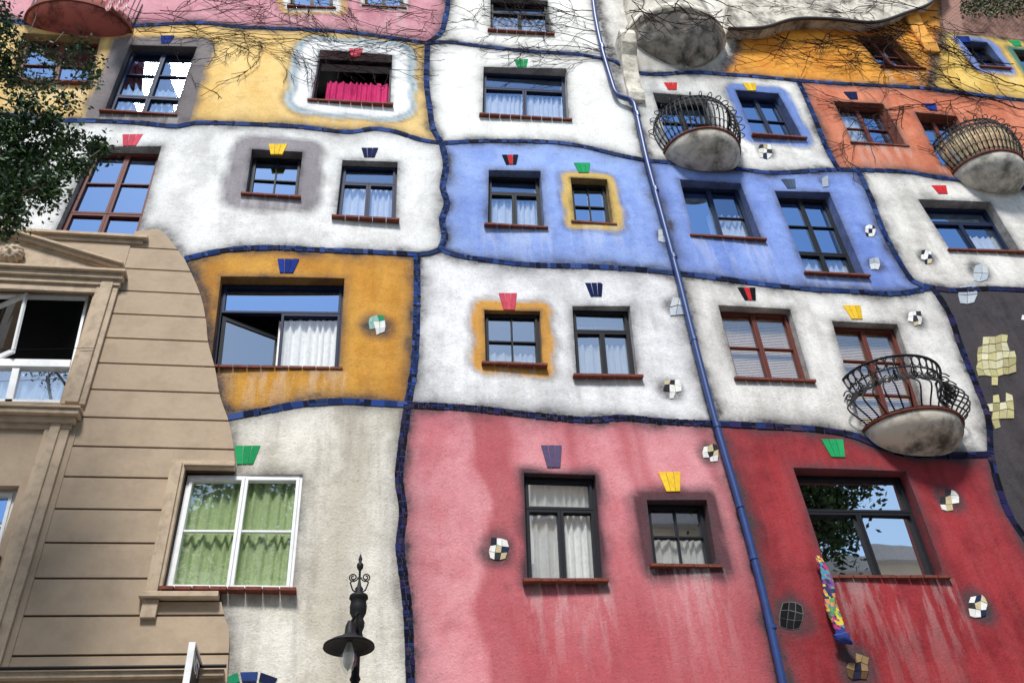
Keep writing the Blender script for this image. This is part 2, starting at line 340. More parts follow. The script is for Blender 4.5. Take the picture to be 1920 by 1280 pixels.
BLD = thing('apartment_building', 'tall wavy apartment building in white, blue, ochre and red with dark blue tile seams', 'building', (4, 0, 0))
BRN = thing('townhouse', 'plain brown classical townhouse with grooved render and pediment, at the left edge', 'building', (-8, 0, 0))
def cell(lp, c1, c2, label, edge=1.0, dark=0.0, step=.07, tweak=None):
    poly = [(at(a, b).x, at(a, b).z) for a, b in lp]
    arr = np.array(poly); mn, mx = arr.min(0), arr.max(0)
    gx = np.arange(mn[0], mx[0], step); gz = np.arange(mn[1], mx[1], step)
    GX, GZ = np.meshgrid(gx, gz); P = np.stack([GX.ravel(), GZ.ravel()], 1)
    P = P[inside(P, poly)]
    A = arr; B = np.roll(arr, -1, 0)
    P = P[seg_dist(P, A, B) > step * .4]
    holes = []
    for w in WINS:
        q = np.array(w['xz'])
        if q[:, 0].max() < mn[0] or q[:, 0].min() > mx[0] or q[:, 1].max() < mn[1] or q[:, 1].min() > mx[1]: continue
        if not (inside(q, poly).any()): continue
        P = P[~inside(P, w['xz'])]; P = P[seg_dist(P, q, np.roll(q, -1, 0)) > step * .3]
        holes.append(w)
    vs = [Vector(p) for p in poly]; n = len(vs); es = [(i, (i + 1) % n) for i in range(n)]
    for w in holes:
        k = len(vs); q = w['xz']; pts = []
        for i in range(4):
            a, b = q[i], q[(i + 1) % 4]; m = max(1, int(math.dist(a, b) / .12))
            pts += [(a[0] + (b[0] - a[0]) * t / m, a[1] + (b[1] - a[1]) * t / m) for t in range(m)]
        vs += [Vector(p) for p in pts]; es += [(k + i, k + (i + 1) % len(pts)) for i in range(len(pts))]
    vs += [Vector((a, b)) for a, b in P]
    rv, re, rf, _, _, _ = delaunay_2d_cdt(vs, es, [], 0, 1e-5)
    V = np.array([(v.x, v.y) for v in rv]); T = np.array([f for f in rf if len(f) == 3])
    cen = V[T].mean(1); keep = inside(cen, poly)
    for w in holes: keep &= ~inside(cen, w['xz'])
    T = T[keep]
    bm = bmesh.new(); bv = [bm.verts.new((a, wy(a, b), b)) for a, b in V]
    for t in T:
        try: bm.faces.new([bv[i] for i in t])
        except ValueError: pass
    for v in [v for v in bm.verts if not v.link_faces]: bm.verts.remove(v)
    bmesh.ops.recalc_face_normals(bm, faces=bm.faces)
    if sum(f.normal.y for f in bm.faces) > 0: bmesh.ops.reverse_faces(bm, faces=bm.faces)
    for f in bm.faces: f.smooth = True
    be = [e for e in bm.edges if e.is_boundary]
    r = bmesh.ops.extrude_edge_only(bm, edges=be)
    for v in [g for g in r['geom'] if isinstance(g, bmesh.types.BMVert)]: v.co.y = .5
    for e in be: e.smooth = False
    me = bpy.data.meshes.new('painted_wall'); bm.to_mesh(me); bm.free(); me.materials.append(PL)
    N = len(me.vertices); co = np.zeros(N * 3); me.vertices.foreach_get('co', co); co = co.reshape(-1, 3); X = co[:, [0, 2]]
    jit = .03 * np.sin(X[:, 0] * 7 + 2 * np.sin(X[:, 1] * 3)) + .025 * np.sin(X[:, 1] * 9 + X[:, 0] * 2)
    col = np.tile(np.array(lin(*c1)), (N, 1)); col2 = np.tile(np.array(lin(*c2)), (N, 1))
    if tweak: tweak(X, col, col2)
    de = seg_dist(X, A, B)
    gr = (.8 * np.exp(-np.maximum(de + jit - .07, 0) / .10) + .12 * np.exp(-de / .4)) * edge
    pale = np.zeros(N); dk = np.full(N, dark)
    for w in holes:
        q = np.array(w['xz']); d = seg_dist(X, q, np.roll(q, -1, 0))
        for wd, hc in w.get('halo', []):
            a = 1 - sstep(wd - .035, wd + .035, d + jit * .7)
            hcl = np.array(lin(*hc)); col = col * (1 - a[:, None]) + hcl * a[:, None]; col2 = col2 * (1 - a[:, None]) + hcl * .85 * a[:, None]
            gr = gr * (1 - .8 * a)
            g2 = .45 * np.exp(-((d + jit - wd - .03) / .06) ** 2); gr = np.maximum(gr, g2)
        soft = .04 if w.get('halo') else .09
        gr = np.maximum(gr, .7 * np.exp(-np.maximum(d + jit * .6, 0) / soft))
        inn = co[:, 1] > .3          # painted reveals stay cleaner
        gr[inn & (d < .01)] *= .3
        x0 = min(q[2][0], q[3][0]) - .1; x1 = max(q[2][0], q[3][0]) + .1; zb = min(q[2][1], q[3][1])
        below = zb - X[:, 1]
        m = ((X[:, 0] > x0) & (X[:, 0] < x1) & (below > 0)) * np.exp(-np.maximum(below, 0) / .7)
        pale = np.maximum(pale, m)
        m2 = ((X[:, 0] > x0 - .25) & (X[:, 0] < x1 + .25) & (below > 0)) * np.exp(-np.maximum(below, 0) / 1.1)
        dk = np.maximum(dk, m2 * .6)
    for (c, s) in MOSW:
        d = np.sqrt((X[:, 0] - c[0]) ** 2 + (X[:, 1] - c[1]) ** 2) + jit * .8
        gr = np.maximum(gr, .85 * (1 - sstep(s * .5, s * 1.15, d)))
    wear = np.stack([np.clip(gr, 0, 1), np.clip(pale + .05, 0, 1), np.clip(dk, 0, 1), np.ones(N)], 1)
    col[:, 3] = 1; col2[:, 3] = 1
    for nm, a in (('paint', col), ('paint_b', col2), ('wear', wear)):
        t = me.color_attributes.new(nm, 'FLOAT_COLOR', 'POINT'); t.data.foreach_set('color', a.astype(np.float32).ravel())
    o = bpy.data.objects.new('painted_wall', me); link(o, BLD); o['label'] = label
    return o
WH = (252, 251, 247)
def red_tw(X, col, col2):
    xa = at(900, 900).x; xb = at(975, 900).x
    z0 = at(900, 780).z; z1 = at(900, 1280).z
    t = np.clip((z0 - X[:, 1]) / (z0 - z1), 0, 1)
    deep = np.array(lin(176, 70, 78)); pinkc = np.array(lin(230, 156, 162))
    wob = .12 * np.sin(X[:, 1] * 2.2) + .05 * np.sin(X[:, 1] * 6)
    a = sstep(.25, 1.0, t + .1 * np.sin(X[:, 0] * 4)) * sstep(xa - .05, xa + .5, X[:, 0] + wob) * .85
    st = sstep(xa - .06, xa + .06, X[:, 0] + wob) * (1 - sstep(xb - .1, xb + .1, X[:, 0] + wob)) * .7
    for px in (1085, 1190, 1215, 1345):
        c = at(px, 900).x; st = np.maximum(st, .6 * np.exp(-((X[:, 0] + wob * .4 - c) / .1) ** 2) * (1 - t * .6))
    a = np.clip(np.maximum(a, st), 0, 1)
    col[:] = pinkc * (1 - a[:, None]) + deep * a[:, None]
    col2[:] = np.array(lin(212, 124, 132)) * (1 - a[:, None]) + np.array(lin(184, 84, 90)) * a[:, None]
def cream_tw(X, col, col2):
    xs = at(650, 950).x
    a = np.exp(-((X[:, 0] - xs + .1 * np.sin(X[:, 1] * 2)) / .25) ** 2) * .55
    d = np.array(lin(160, 148, 124)); col[:] = col * (1 - a[:, None]) + d * a[:, None]
cell(loop('A1','-T',(-300,-120)), (220,160,170), (198,134,146), 'pink painted wall at the top')
cell(loop('A1','YW','-B1'), (246,210,140), (230,186,108), 'yellow painted wall', .9)
cell(loop('T','A2','-P0'), WH, (238,236,229), 'white painted wall at the top')
cell(loop('A2','P1','-B2','-YW'), WH, (238,236,230), 'white painted wall right of the yellow')
cell(loop('B1','CC','-D1b','-D1','-Br0',(80,444),(-300,440)), (252,251,248), (216,214,210), 'white painted wall above the ochre', .8, .2)
cell(loop('B2','P2','-D2','-CC'), (162,187,241), (134,160,226), 'blue painted wall left of the pipe')
cell(loop('D1','E','-F1','-Br1'), (222,164,72), (198,136,50), 'ochre painted wall', 1, .35)
cell(loop('F1','G','-Br2'), (245,240,228), (204,197,180), 'cream stained wall', .7, .6, tweak=cream_tw)
cell(loop('D1b','D2','P3','-F2','-E'), (251,250,250), (210,209,209), 'white and grey wall in the centre', .9, .3)
cell(loop('F2','P4','-G'), (200,96,106), (150,46,56), 'pink and red wall', 1, .1, tweak=red_tw)
cell(loop('P0','TRa','Q'), (242,239,232), (190,186,180), 'white wall behind the oriel', 1, .5)
cell(loop('TRb','TR2a','O','O2',(1400,-120),'-Q'), (238,166,66), (214,132,42), 'orange wall under the terrace', 1, .3)
cell(loop('TR2b',(2250,110),'-R','-O'), (242,206,116), (220,174,80), 'yellow wall at the right')
cell(loop('TRa','TRb','I','-H1','-P1'), (250,248,243), (208,204,198), 'white wall behind the left balcony', 1, .3)
cell(loop('TR2a','TR2b','-H3','-H2','-I'), (220,138,106), (194,104,74), 'coral painted wall', 1, .3)
cell(loop('H1','H2','J','-K','-P2'), (142,168,232), (112,138,208), 'blue painted wall right of the pipe')
cell(loop('H3','-K2','-J'), (245,241,234), (196,192,184), 'white wall at the right edge', 1, .3)
cell(loop('K','M1','-L','-P3'), (248,245,240), (202,198,191), 'white wall behind the lower balcony', 1, .4)
cell(loop('K2',(2250,1420),'-M2','-M1'), (76,70,73), (54,50,54), 'charcoal painted wall')
cell(loop('L','M2','-P4'), (170,60,66), (134,42,48), 'deep red wall', 1, .4)
mb = MB(); mb.prism([(at(a, b).x, at(a, b).z) for a, b in loop('R',(2250,-120),'-O2')], .02, .5)
def brickmat():
    m, n, b = nt('old_brick'); t = n.nodes.new('ShaderNodeTexCoord'); mp = n.nodes.new('ShaderNodeMapping'); mp.inputs['Rotation'].default_value = (math.radians(90), 0, 0)
    n.links.new(t.outputs['Object'], mp.inputs[0]); x = n.nodes.new('ShaderNodeTexBrick'); n.links.new(mp.outputs[0], x.inputs[0])
    x.inputs['Scale'].default_value = 4; x.inputs['Color1'].default_value = (.34, .13, .09, 1); x.inputs['Color2'].default_value = (.22, .09, .07, 1); x.inputs['Mortar'].default_value = (.4, .36, .32, 1)
    n.links.new(x.outputs[0], b.inputs['Base Color']); b.inputs['Roughness'].default_value = .9; return m
mb.build('brick_wall', brickmat(), BLD)

# ---------------------------------------------------------------- tile bands
NAVY = [(.012, .032, .13), (.018, .045, .18), (.01, .02, .07), (.025, .05, .14), (.006, .01, .03), (.018, .03, .075), (.04, .075, .22)]
DUSK = [(.01, .01, .035), (.022, .018, .07), (.007, .007, .012), (.018, .03, .11), (.035, .028, .06), (.01, .015, .03)]
def band(key, w=.1, pal=NAVY, k=0):
    pts = [at(a, b) for a, b in smooth(S[key], 12)]
    P = [Vector((p.x, 0, p.z)) for p in pts]; cum = [0]
    for a, b in zip(P, P[1:]): cum.append(cum[-1] + (b - a).length)
    def ev(s):
        s = max(0, min(cum[-1], s)); i = 0
        while i < len(cum) - 2 and cum[i + 1] < s: i += 1
        t = (s - cum[i]) / max(1e-9, cum[i + 1] - cum[i]); p = P[i].lerp(P[i + 1], t); d = (P[i + 1] - P[i]).normalized()
        return p, Vector((-d.z, 0, d.x))
    off = .0006 * k
    s = 0; n = max(2, int(cum[-1] / .12)); vs = []; mb = MB()
    for i in range(n + 1):
        p, nn = ev(cum[-1] * i / n)
        for sg in (-.52, .52):
            q = p + nn * sg * w; vs.append((q.x, wy(q.x, q.z) - .003 - off, q.z))
    mb.add(vs, [(2 * i, 2 * i + 1, 2 * i + 3, 2 * i + 2) for i in range(n)])
    bk = mb.build('tile_band', MORTAR, BLD); mt = MB(); small = key in ('E', 'G', 'F2', 'CC')
    while s < cum[-1] - .02:
        L = random.choice([.04, .055, .07, .1] if small else [.05, .08, .11, .15, .2]) * random.uniform(.85, 1.15); e = min(s + L, cum[-1])
        cuts = [-.5, .5]
        if small: cuts = [-.5, random.uniform(-.25, -.08), random.uniform(.1, .25), .5] if random.random() < .5 else [-.5, random.uniform(-.1, .1), .5]
        elif random.random() < .45: cuts = [-.5, random.uniform(-.1, .1), .5]
        ww = w * random.uniform(.9, 1.2)
        for r0, r1 in zip(cuts, cuts[1:]):
            c = random.choice(pal); f = random.uniform(.7, 1.35); h = -.0095 - off - random.uniform(0, .003); sk = random.uniform(-.012, .012)
            q4 = []
            for ss, rr in ((s + .004, r0 + .03), (e - .004 + sk, r0 + .03), (e - .004 - sk, r1 - .03), (s + .004, r1 - .03)):
                p, nn = ev(ss); q = p + nn * rr * ww; q4.append(q)
            mt.hexa([(q.x, wy(q.x, q.z) + h, q.z) for q in q4] + [(q.x, wy(q.x, q.z), q.z) for q in q4], (c[0] * f, c[1] * f, c[2] * f, 1))
        s = e
    mt.build('glazed_tiles', TILE, bk)
for i, k in enumerate(['A1','T','A2','YW','B1','B2','CC','D1','D1b','D2','E','F1','F2','G','TRa','TRb','TR2a','TR2b','I','H1','H2','H3','J','K','K2','L','M1','M2']):
    band(k, .112, DUSK if k in ('F2', 'G', 'L', 'M1', 'M2', 'K2') else NAVY, i % 9)

# ---------------------------------------------------------------- keystones and mosaics
KC = dict(b=(.012,.035,.22), p=(.6,.08,.12), g=(.02,.32,.11), y=(.78,.5,.04), n=(.008,.015,.07), r=(.55,.03,.035), s=(.07,.1,.16), v=(.09,.07,.14), k=(.008,.008,.012))
KEYS = [(312,74,26,14,'b'),(667,99,27,15,'p'),(978,118,27,14,'g'),(1258,164,26,13,'r'),(1407,163,26,14,'y'),(1597,181,24,14,'n'),(1745,203,24,13,'b'),(1629,59,16,9,'r'),(1807,77,24,11,'b'),(1905,82,22,10,'g'),
 (246,263,40,21,'p'),(520,282,36,19,'y'),(693,286,32,17,'n'),(957,302,31,18,'rk'),(1092,318,31,18,'g'),(1482,342,26,17,'s'),(1763,357,28,15,'r'),
 (539,501,41,26,'b'),(954,562,35,31,'p'),(1116,542,34,25,'n'),(1402,553,34,23,'rk'),(1602,585,34,25,'y'),(462,853,50,34,'g'),(1036,855,40,41,'v'),(1258,904,42,36,'y'),(1564,842,42,33,'g')]
for (x, y, w, h, c) in KEYS:
    mb = MB()
    lean = (786 - x) / (y + 1405) * h
    for i in range(3):
        a, b = i / 3 + .012, (i + 1) / 3 - .012
        def pp(u, v):
            ww = w * (.62 + .38 * v); p = at(x + (u - .5) * ww + lean * (v - .5), y + h * (.5 - v), 0); return (p.x, p.z)
        q = [pp(a, 0), pp(b, 0), pp(b, 1), pp(a, 1)]
        yy = wy(*q[0])
        cc = KC[c[0]] if not (len(c) > 1 and i == 1) else KC['r']
        if len(c) > 1 and i != 1: cc = KC['k']
        f = random.uniform(.85, 1.2)
        mb.prism(q, yy - .014, yy + .02, (cc[0] * f, cc[1] * f, cc[2] * f, 1))
    mb.build('keystone_tile', TILE, BLD)
PALM = dict(w=[(.85,.85,.8),(.8,.8,.78),(.02,.03,.08),(.6,.5,.3),(.03,.03,.04),(.8,.78,.72),(.04,.04,.05)], g=[(.03,.3,.14),(.7,.75,.72),(.3,.5,.45),(.75,.75,.7)],
 k=[(.01,.01,.012),(.015,.015,.018),(.02,.02,.024)], b=[(.1,.06,.03),(.04,.03,.02),(.3,.2,.1),(.02,.02,.04)], s=[(.5,.55,.6),(.6,.63,.65),(.4,.45,.52)], y=[(.55,.5,.25),(.62,.58,.35),(.4,.36,.18),(.7,.66,.45),(.5,.44,.24)])
for (x, y, s, pk) in MOS:
    mb = MB(); n = 6 if s > 75 else (4 if s > 60 else 3)
    if pk == 's': n = 1 if s < 21 else 2
    js = {}
    rot = random.uniform(-.15, .15); ex = random.uniform(.75, .95)
    rr_ = random.Random(int(x))
    def gp(i, j):
        if (i, j) not in js:
            u, v = 2 * i / n - 1, 2 * j / n - 1
            u, v = u * math.sqrt(1 - v * v / 3.4), v * math.sqrt(1 - u * u / 3.4)
            am = .75 if pk != 'y' else .85
            if pk == 'k': am = .25
            u += rr_.uniform(-.5, .5) / n * am; v += rr_.uniform(-.5, .5) / n * am
            js[(i, j)] = (u * math.cos(rot) - v * math.sin(rot), u * math.sin(rot) + v * math.cos(rot))
        u, v = js[(i, j)]; return at(x + u * s * .5 * ex, y - v * s * .5)
    for i in range(n):
        for j in range(n):
            cor = (i in (0, n - 1)) and (j in (0, n - 1))
            if pk == 'y':
                if cor and rr_.random() < .8: continue
                if ((i in (0, n - 1)) or (j in (0, n - 1))) and rr_.random() < .4: continue
            elif n > 2 and pk != 'k' and cor and rr_.random() < .15: continue
            q = [gp(i, j), gp(i + 1, j), gp(i + 1, j + 1), gp(i, j + 1)]; c = sum(q, Vector()) / 4
            q = [c + (p - c) * (.93 if pk != 'k' else .88) for p in q]; yy = wy(c.x, c.z)
            pal_ = PALM[pk]
            col = pal_[(2, 4, 6)[rr_.randrange(3)]] if pk == 'w' and (i + 2 * j + int(x)) % 3 == 0 else (pal_[(0, 1, 3, 5)[rr_.randrange(4)]] if pk == 'w' else rr_.choice(pal_))
            f = rr_.uniform(.85, 1.1)
            mb.prism([(p.x, p.z) for p in q], yy - .009 - rr_.uniform(0, .004), yy + .02, (col[0] * f, col[1] * f, col[2] * f, 1))
            if pk == 'k':
                q = [c + (p - c) * 1.25 for p in q]; mb.prism([(p.x, p.z) for p in q], yy - .003 - .0005 * (i + 3 * j), yy + .02, (.16, .15, .14, 1))
    mb.build('mosaic_patch', TILE, BLD)
mb = MB()
for i in range(4):      # fan of big tiles at the foot of the cream wall
    for j, (r0, r1) in enumerate(((60, 80), (82, 100))):
        a0 = math.radians(60 + i * 22); a1 = math.radians(60 + i * 22 + 19)
        q = [at(470 + r * math.cos(a), 1355 - r * math.sin(a) * .95) for r, a in ((r0, a0), (r1, a0), (r1, a1), (r0, a1))]
        c = [(.02,.3,.1),(.015,.02,.06),(.03,.06,.2),(.02,.25,.12)][(i + j) % 4]
        mb.prism([(p.x, p.z) for p in q], wy(q[0].x, q[0].z) - .014, .03, (*c, 1))
mb.build('mosaic_fan', TILE, BLD)

# ---------------------------------------------------------------- windows
def winpoint(w, u, v, y):
    TL, TR, BR, BL = w['P']
    x = (BL.x * (1 - u) + BR.x * u) * (1 - v) + (TL.x * (1 - u) + TR.x * u) * v
    z = (BL.z * (1 - u) + BR.z * u) * (1 - v) + (TL.z * (1 - u) + TR.z * u) * v
    return (x, y, z)
def slab(mb, w, u0, u1, v0, v1, y0, y1, col=(1, 1, 1, 1)):
    mb.hexa([winpoint(w, a, b, y0) for a, b in ((u0, v0), (u1, v0), (u1, v1), (u0, v1))] + [winpoint(w, a, b, y1) for a, b in ((u0, v0), (u1, v0), (u1, v1), (u0, v1))], col)
def ring(mb, w, u0, u1, v0, v1, tu, tv, y0, y1):
    slab(mb, w, u0, u0 + tu, v0, v1, y0, y1); slab(mb, w, u1 - tu, u1, v0, v1, y0, y1)
    slab(mb, w, u0 + tu, u1 - tu, v0, v0 + tv, y0, y1); slab(mb, w, u0 + tu, u1 - tu, v1 - tv, v1, y0, y1)
def curtain(w, u0, u1, v0, v1, y, col, parent, name='curtain'):
    W = (Vector(winpoint(w, u1, .5, y)) - Vector(winpoint(w, u0, .5, y))).length; n = max(12, int(W / .018)); vs = []
    vv = [v0, v0 + (v1 - v0) * .5, v1]
    for i in range(n + 1):
        u = u0 + (u1 - u0) * i / n; ph = i * W / n
        for v in vv:
            p = winpoint(w, u, v, y + .03 * math.sin(ph * 52 + 2 * math.sin(ph * 9)) + .012 * math.sin(ph * 90)); vs.append(p)
    mb = MB(); mb.add(vs, [(3 * i + j, 3 * i + j + 1, 3 * i + j + 4, 3 * i + j + 3) for i in range(n) for j in range(2)], col)
    mb.build(name, CLOTH, parent, True)
for w in WINS:
    par = BRN if w.get('brown') else BLD
    y = w['Y']; Wm = (w['P'][1] - w['P'][0]).length; Hm = (w['P'][0] - w['P'][3]).length
    mb = MB(); tu, tv = .04 / Wm, .04 / Hm
    ring(mb, w, 0, 1, 0, 1, tu, tv, y - .03, y + .06)
    for (u0, u1, v0, v1, nc, nr) in w['lv']:
        a0 = max(u0, tu * .9); a1 = min(u1, 1 - tu * .9); b0 = max(v0, tv * .9); b1 = min(v1, 1 - tv * .9)
        ring(mb, w, a0 + .002, a1 - .002, b0 + .003, b1 - .003, .04 / Wm, .04 / Hm, y - .05, y + .04)
        for i in range(1, nc): c = a0 + (a1 - a0) * i / nc; slab(mb, w, c - .013 / Wm, c + .013 / Wm, b0 + .03 / Hm, b1 - .03 / Hm, y - .035, y + .02)
        for i in range(1, nr): c = b0 + (b1 - b0) * i / nr; slab(mb, w, a0 + .03 / Wm, a1 - .03 / Wm, c - .013 / Hm, c + .013 / Hm, y - .033, y + .022)
    if w.get('special') == 'left':
        slab(mb, w, tu, 1 - tu, .33, .39, y - .06, y + .05)
        for c in (.35, .68): slab(mb, w, c - .02, c + .02, .02, .34, y - .04, y + .04)
        slab(mb, w, tu, 1 - tu, .02, .06, y - .04, y + .03)
    fo = mb.build('window', w['fr'], par)
    if w.get('label'): fo['label'] = w['label']
    if not w.get('noglass'):
        g = MB(); groups = {}
        rects = [(l[0], l[1], l[2], l[3]) for l in w['lv']] or [(0, 1, 0, .35)]
        for ri, (u0, u1, v0, v1) in enumerate(rects):
            gm = w.get('gls', {}).get(ri, w.get('gl', GLASS)); g = groups.setdefault(gm.name, (gm, MB()))[1]
            t = random.uniform(-.006, .006); t2 = random.uniform(-.006, .006)
            c = [(u0 + .02, v0 + .02), (u1 - .02, v0 + .02), (u1 - .02, v1 - .02), (u0 + .02, v1 - .02)]
            g.add([winpoint(w, a, b, y + .005 + (t if k in (1, 2) else -t) + (t2 if k > 1 else -t2)) for k, (a, b) in enumerate(c)], [(0, 1, 2, 3)])
        for gm, g in groups.values(): g.build('pane', gm, fo)
    if not w.get('nosill'):
        bl, br = w['P'][3], w['P'][2]; mb = MB(); z0, z1 = bl.z, br.z
        xa, xb = bl.x - .07, br.x + .07; yf = -.07 if not w.get('brown') else -.15
        n = max(4, int((xb - xa) / .2))
        for i in range(n):
            u, v = i / n, (i + 1) / n - .008; xs = xa + (xb - xa) * u; xe = xa + (xb - xa) * v
            h0 = z0 + (z1 - z0) * u; h1 = z0 + (z1 - z0) * v; dz = random.uniform(-.003, .003)
            mb.hexa([(xs, yf, h0 - .04), (xe, yf, h1 - .04), (xe, yf, h1 + .0 + dz), (xs, yf, h0 + .0 + dz), (xs, y - .04, h0 - .04), (xe, y - .04, h1 - .04), (xe, y - .04, h1 + .012), (xs, y - .04, h0 + .012)])
        mb.build('sill', SILLM, fo)
    if w.get('cur'): curtain(w, *w.get('cr', (0, 1, 0, .7)), y + (.06 if w.get('noglass') else .08), w['cur'], fo)
    if w.get('blind'):
        mb = MB(); v0, v1 = w['blind']; n = int(Hm * (v1 - v0) / .035)
        for i in range(n):
            v = v0 + (v1 - v0) * (i + .5) / n
            a, b = winpoint(w, .03, v, y + .07), winpoint(w, .97, v, y + .07)
            mb.add([a, b, (b[0], b[1] + .012, b[2] + .026), (a[0], a[1] + .012, a[2] + .026)], [(0, 1, 2, 3)], (.92, .68, .46, 1))
        mb.build('blind', CLOTH, fo)
    w['o'] = fo
def sash(w, corners, mat, gl, name='open_sash'):
    P = [Vector(p) for p in corners]; mb = MB(); n = (P[1] - P[0]).cross(P[3] - P[0]).normalized() * .02
    c = sum(P, Vector()) / 4
    inn = [p + (c - p) * .13 for p in P]
    for i in range(4):
        j = (i + 1) % 4
        mb.hexa([P[i] - n, P[j] - n, inn[j] - n, inn[i] - n, P[i] + n, P[j] + n, inn[j] + n, inn[i] + n])
    mb.build(name, mat, w['o']); g = MB(); g.add(inn, [(0, 1, 2, 3)]); g.build('sash_pane', gl, w['o'])
big = [w for w in WINS if w.get('big')][0]
a = [winpoint(big, .03, .02, big['Y']), winpoint(big, .5, .02, big['Y'] + .22), winpoint(big, .5, .5, big['Y'] + .22), winpoint(big, .03, .64, big['Y'])]
sash(big, a, BLACKF, GLASSX)
lw = [w for w in WINS if w.get('special')][0]
sash(lw, [winpoint(lw, .42, .42, lw['Y'] + .25), winpoint(lw, .66, .42, lw['Y'] - .12), winpoint(lw, .66, .97, lw['Y'] - .12), winpoint(lw, .42, .97, lw['Y'] + .25)], WHITEF, GLASSX)
curtain(lw, .05, .95, 0, .34, lw['Y'] + .12, (.6, .72, .85, 1), lw['o'], 'net_curtain')

# ---------------------------------------------------------------- dark room backing, roof and side closers, base
XL, XR = at(-300, -120).x, at(2250, -120).x + .5
mb = MB(); mb.box(XL, XR, 1.3, 8, 0, at(900, -120).z + 1); mb.build('dark_room_backing', INNER, BLD)  # unseen near-black box added behind the windows so rooms stay dark
mb = MB(); mb.box(XL, XR, .52, 1.3, at(900, -110).z - .6, at(900, -120).z + 1.1); mb.box(XL - .2, XL, .1, 8, 0, at(900, -120).z); mb.box(XR, XR + .2, .1, 8, 0, at(900, -120).z); mb.build('roof_and_side_closers', STONE, BLD)  # unseen top and sides, added to keep sky light from leaking in
mb = MB(); mb.box(at(428, 1420).x, at(2250, 1420).x, .07, .45, .0, at(900, 1400).z); mb.build('ground_floor_wall', simple('ground_floor_render', lin(190, 180, 165), .9, 0, .5, 2), BLD)

# ---------------------------------------------------------------- downpipe
pp = [(1104,-120),(1112,0),(1126,80),(1146,150),(1158,178),(1185,190),(1194,215),(1213,300),(1240,400),(1272,520),(1306,655),(1343,795),(1388,950),(1430,1110),(1468,1280),(1500,1420)]
pts = [at(a, b, -.13) for a, b in smooth(pp, 6)]; e = pts[-1]; pts.append(Vector((e.x + .1, e.y, 0.0)))
mb = MB(); mb.tube(pts, .053, 12); po = mb.build('downpipe', PIPE, BLD, True)
for (a, b) in ((1128,85),(1194,212),(1228,352),(1262,478),(1300,632),(1343,795),(1386,945),(1412,1042),(1446,1172)):
    p = at(a, b, -.13); q = at(a + 2, b + 7, -.13); mb = MB(); mb.tube([p, q], .062, 12)
    mb.box(p.x - .02, p.x + .02, -.13, .05, p.z - .03, p.z); mb.build('pipe_bracket', PIPE, po)

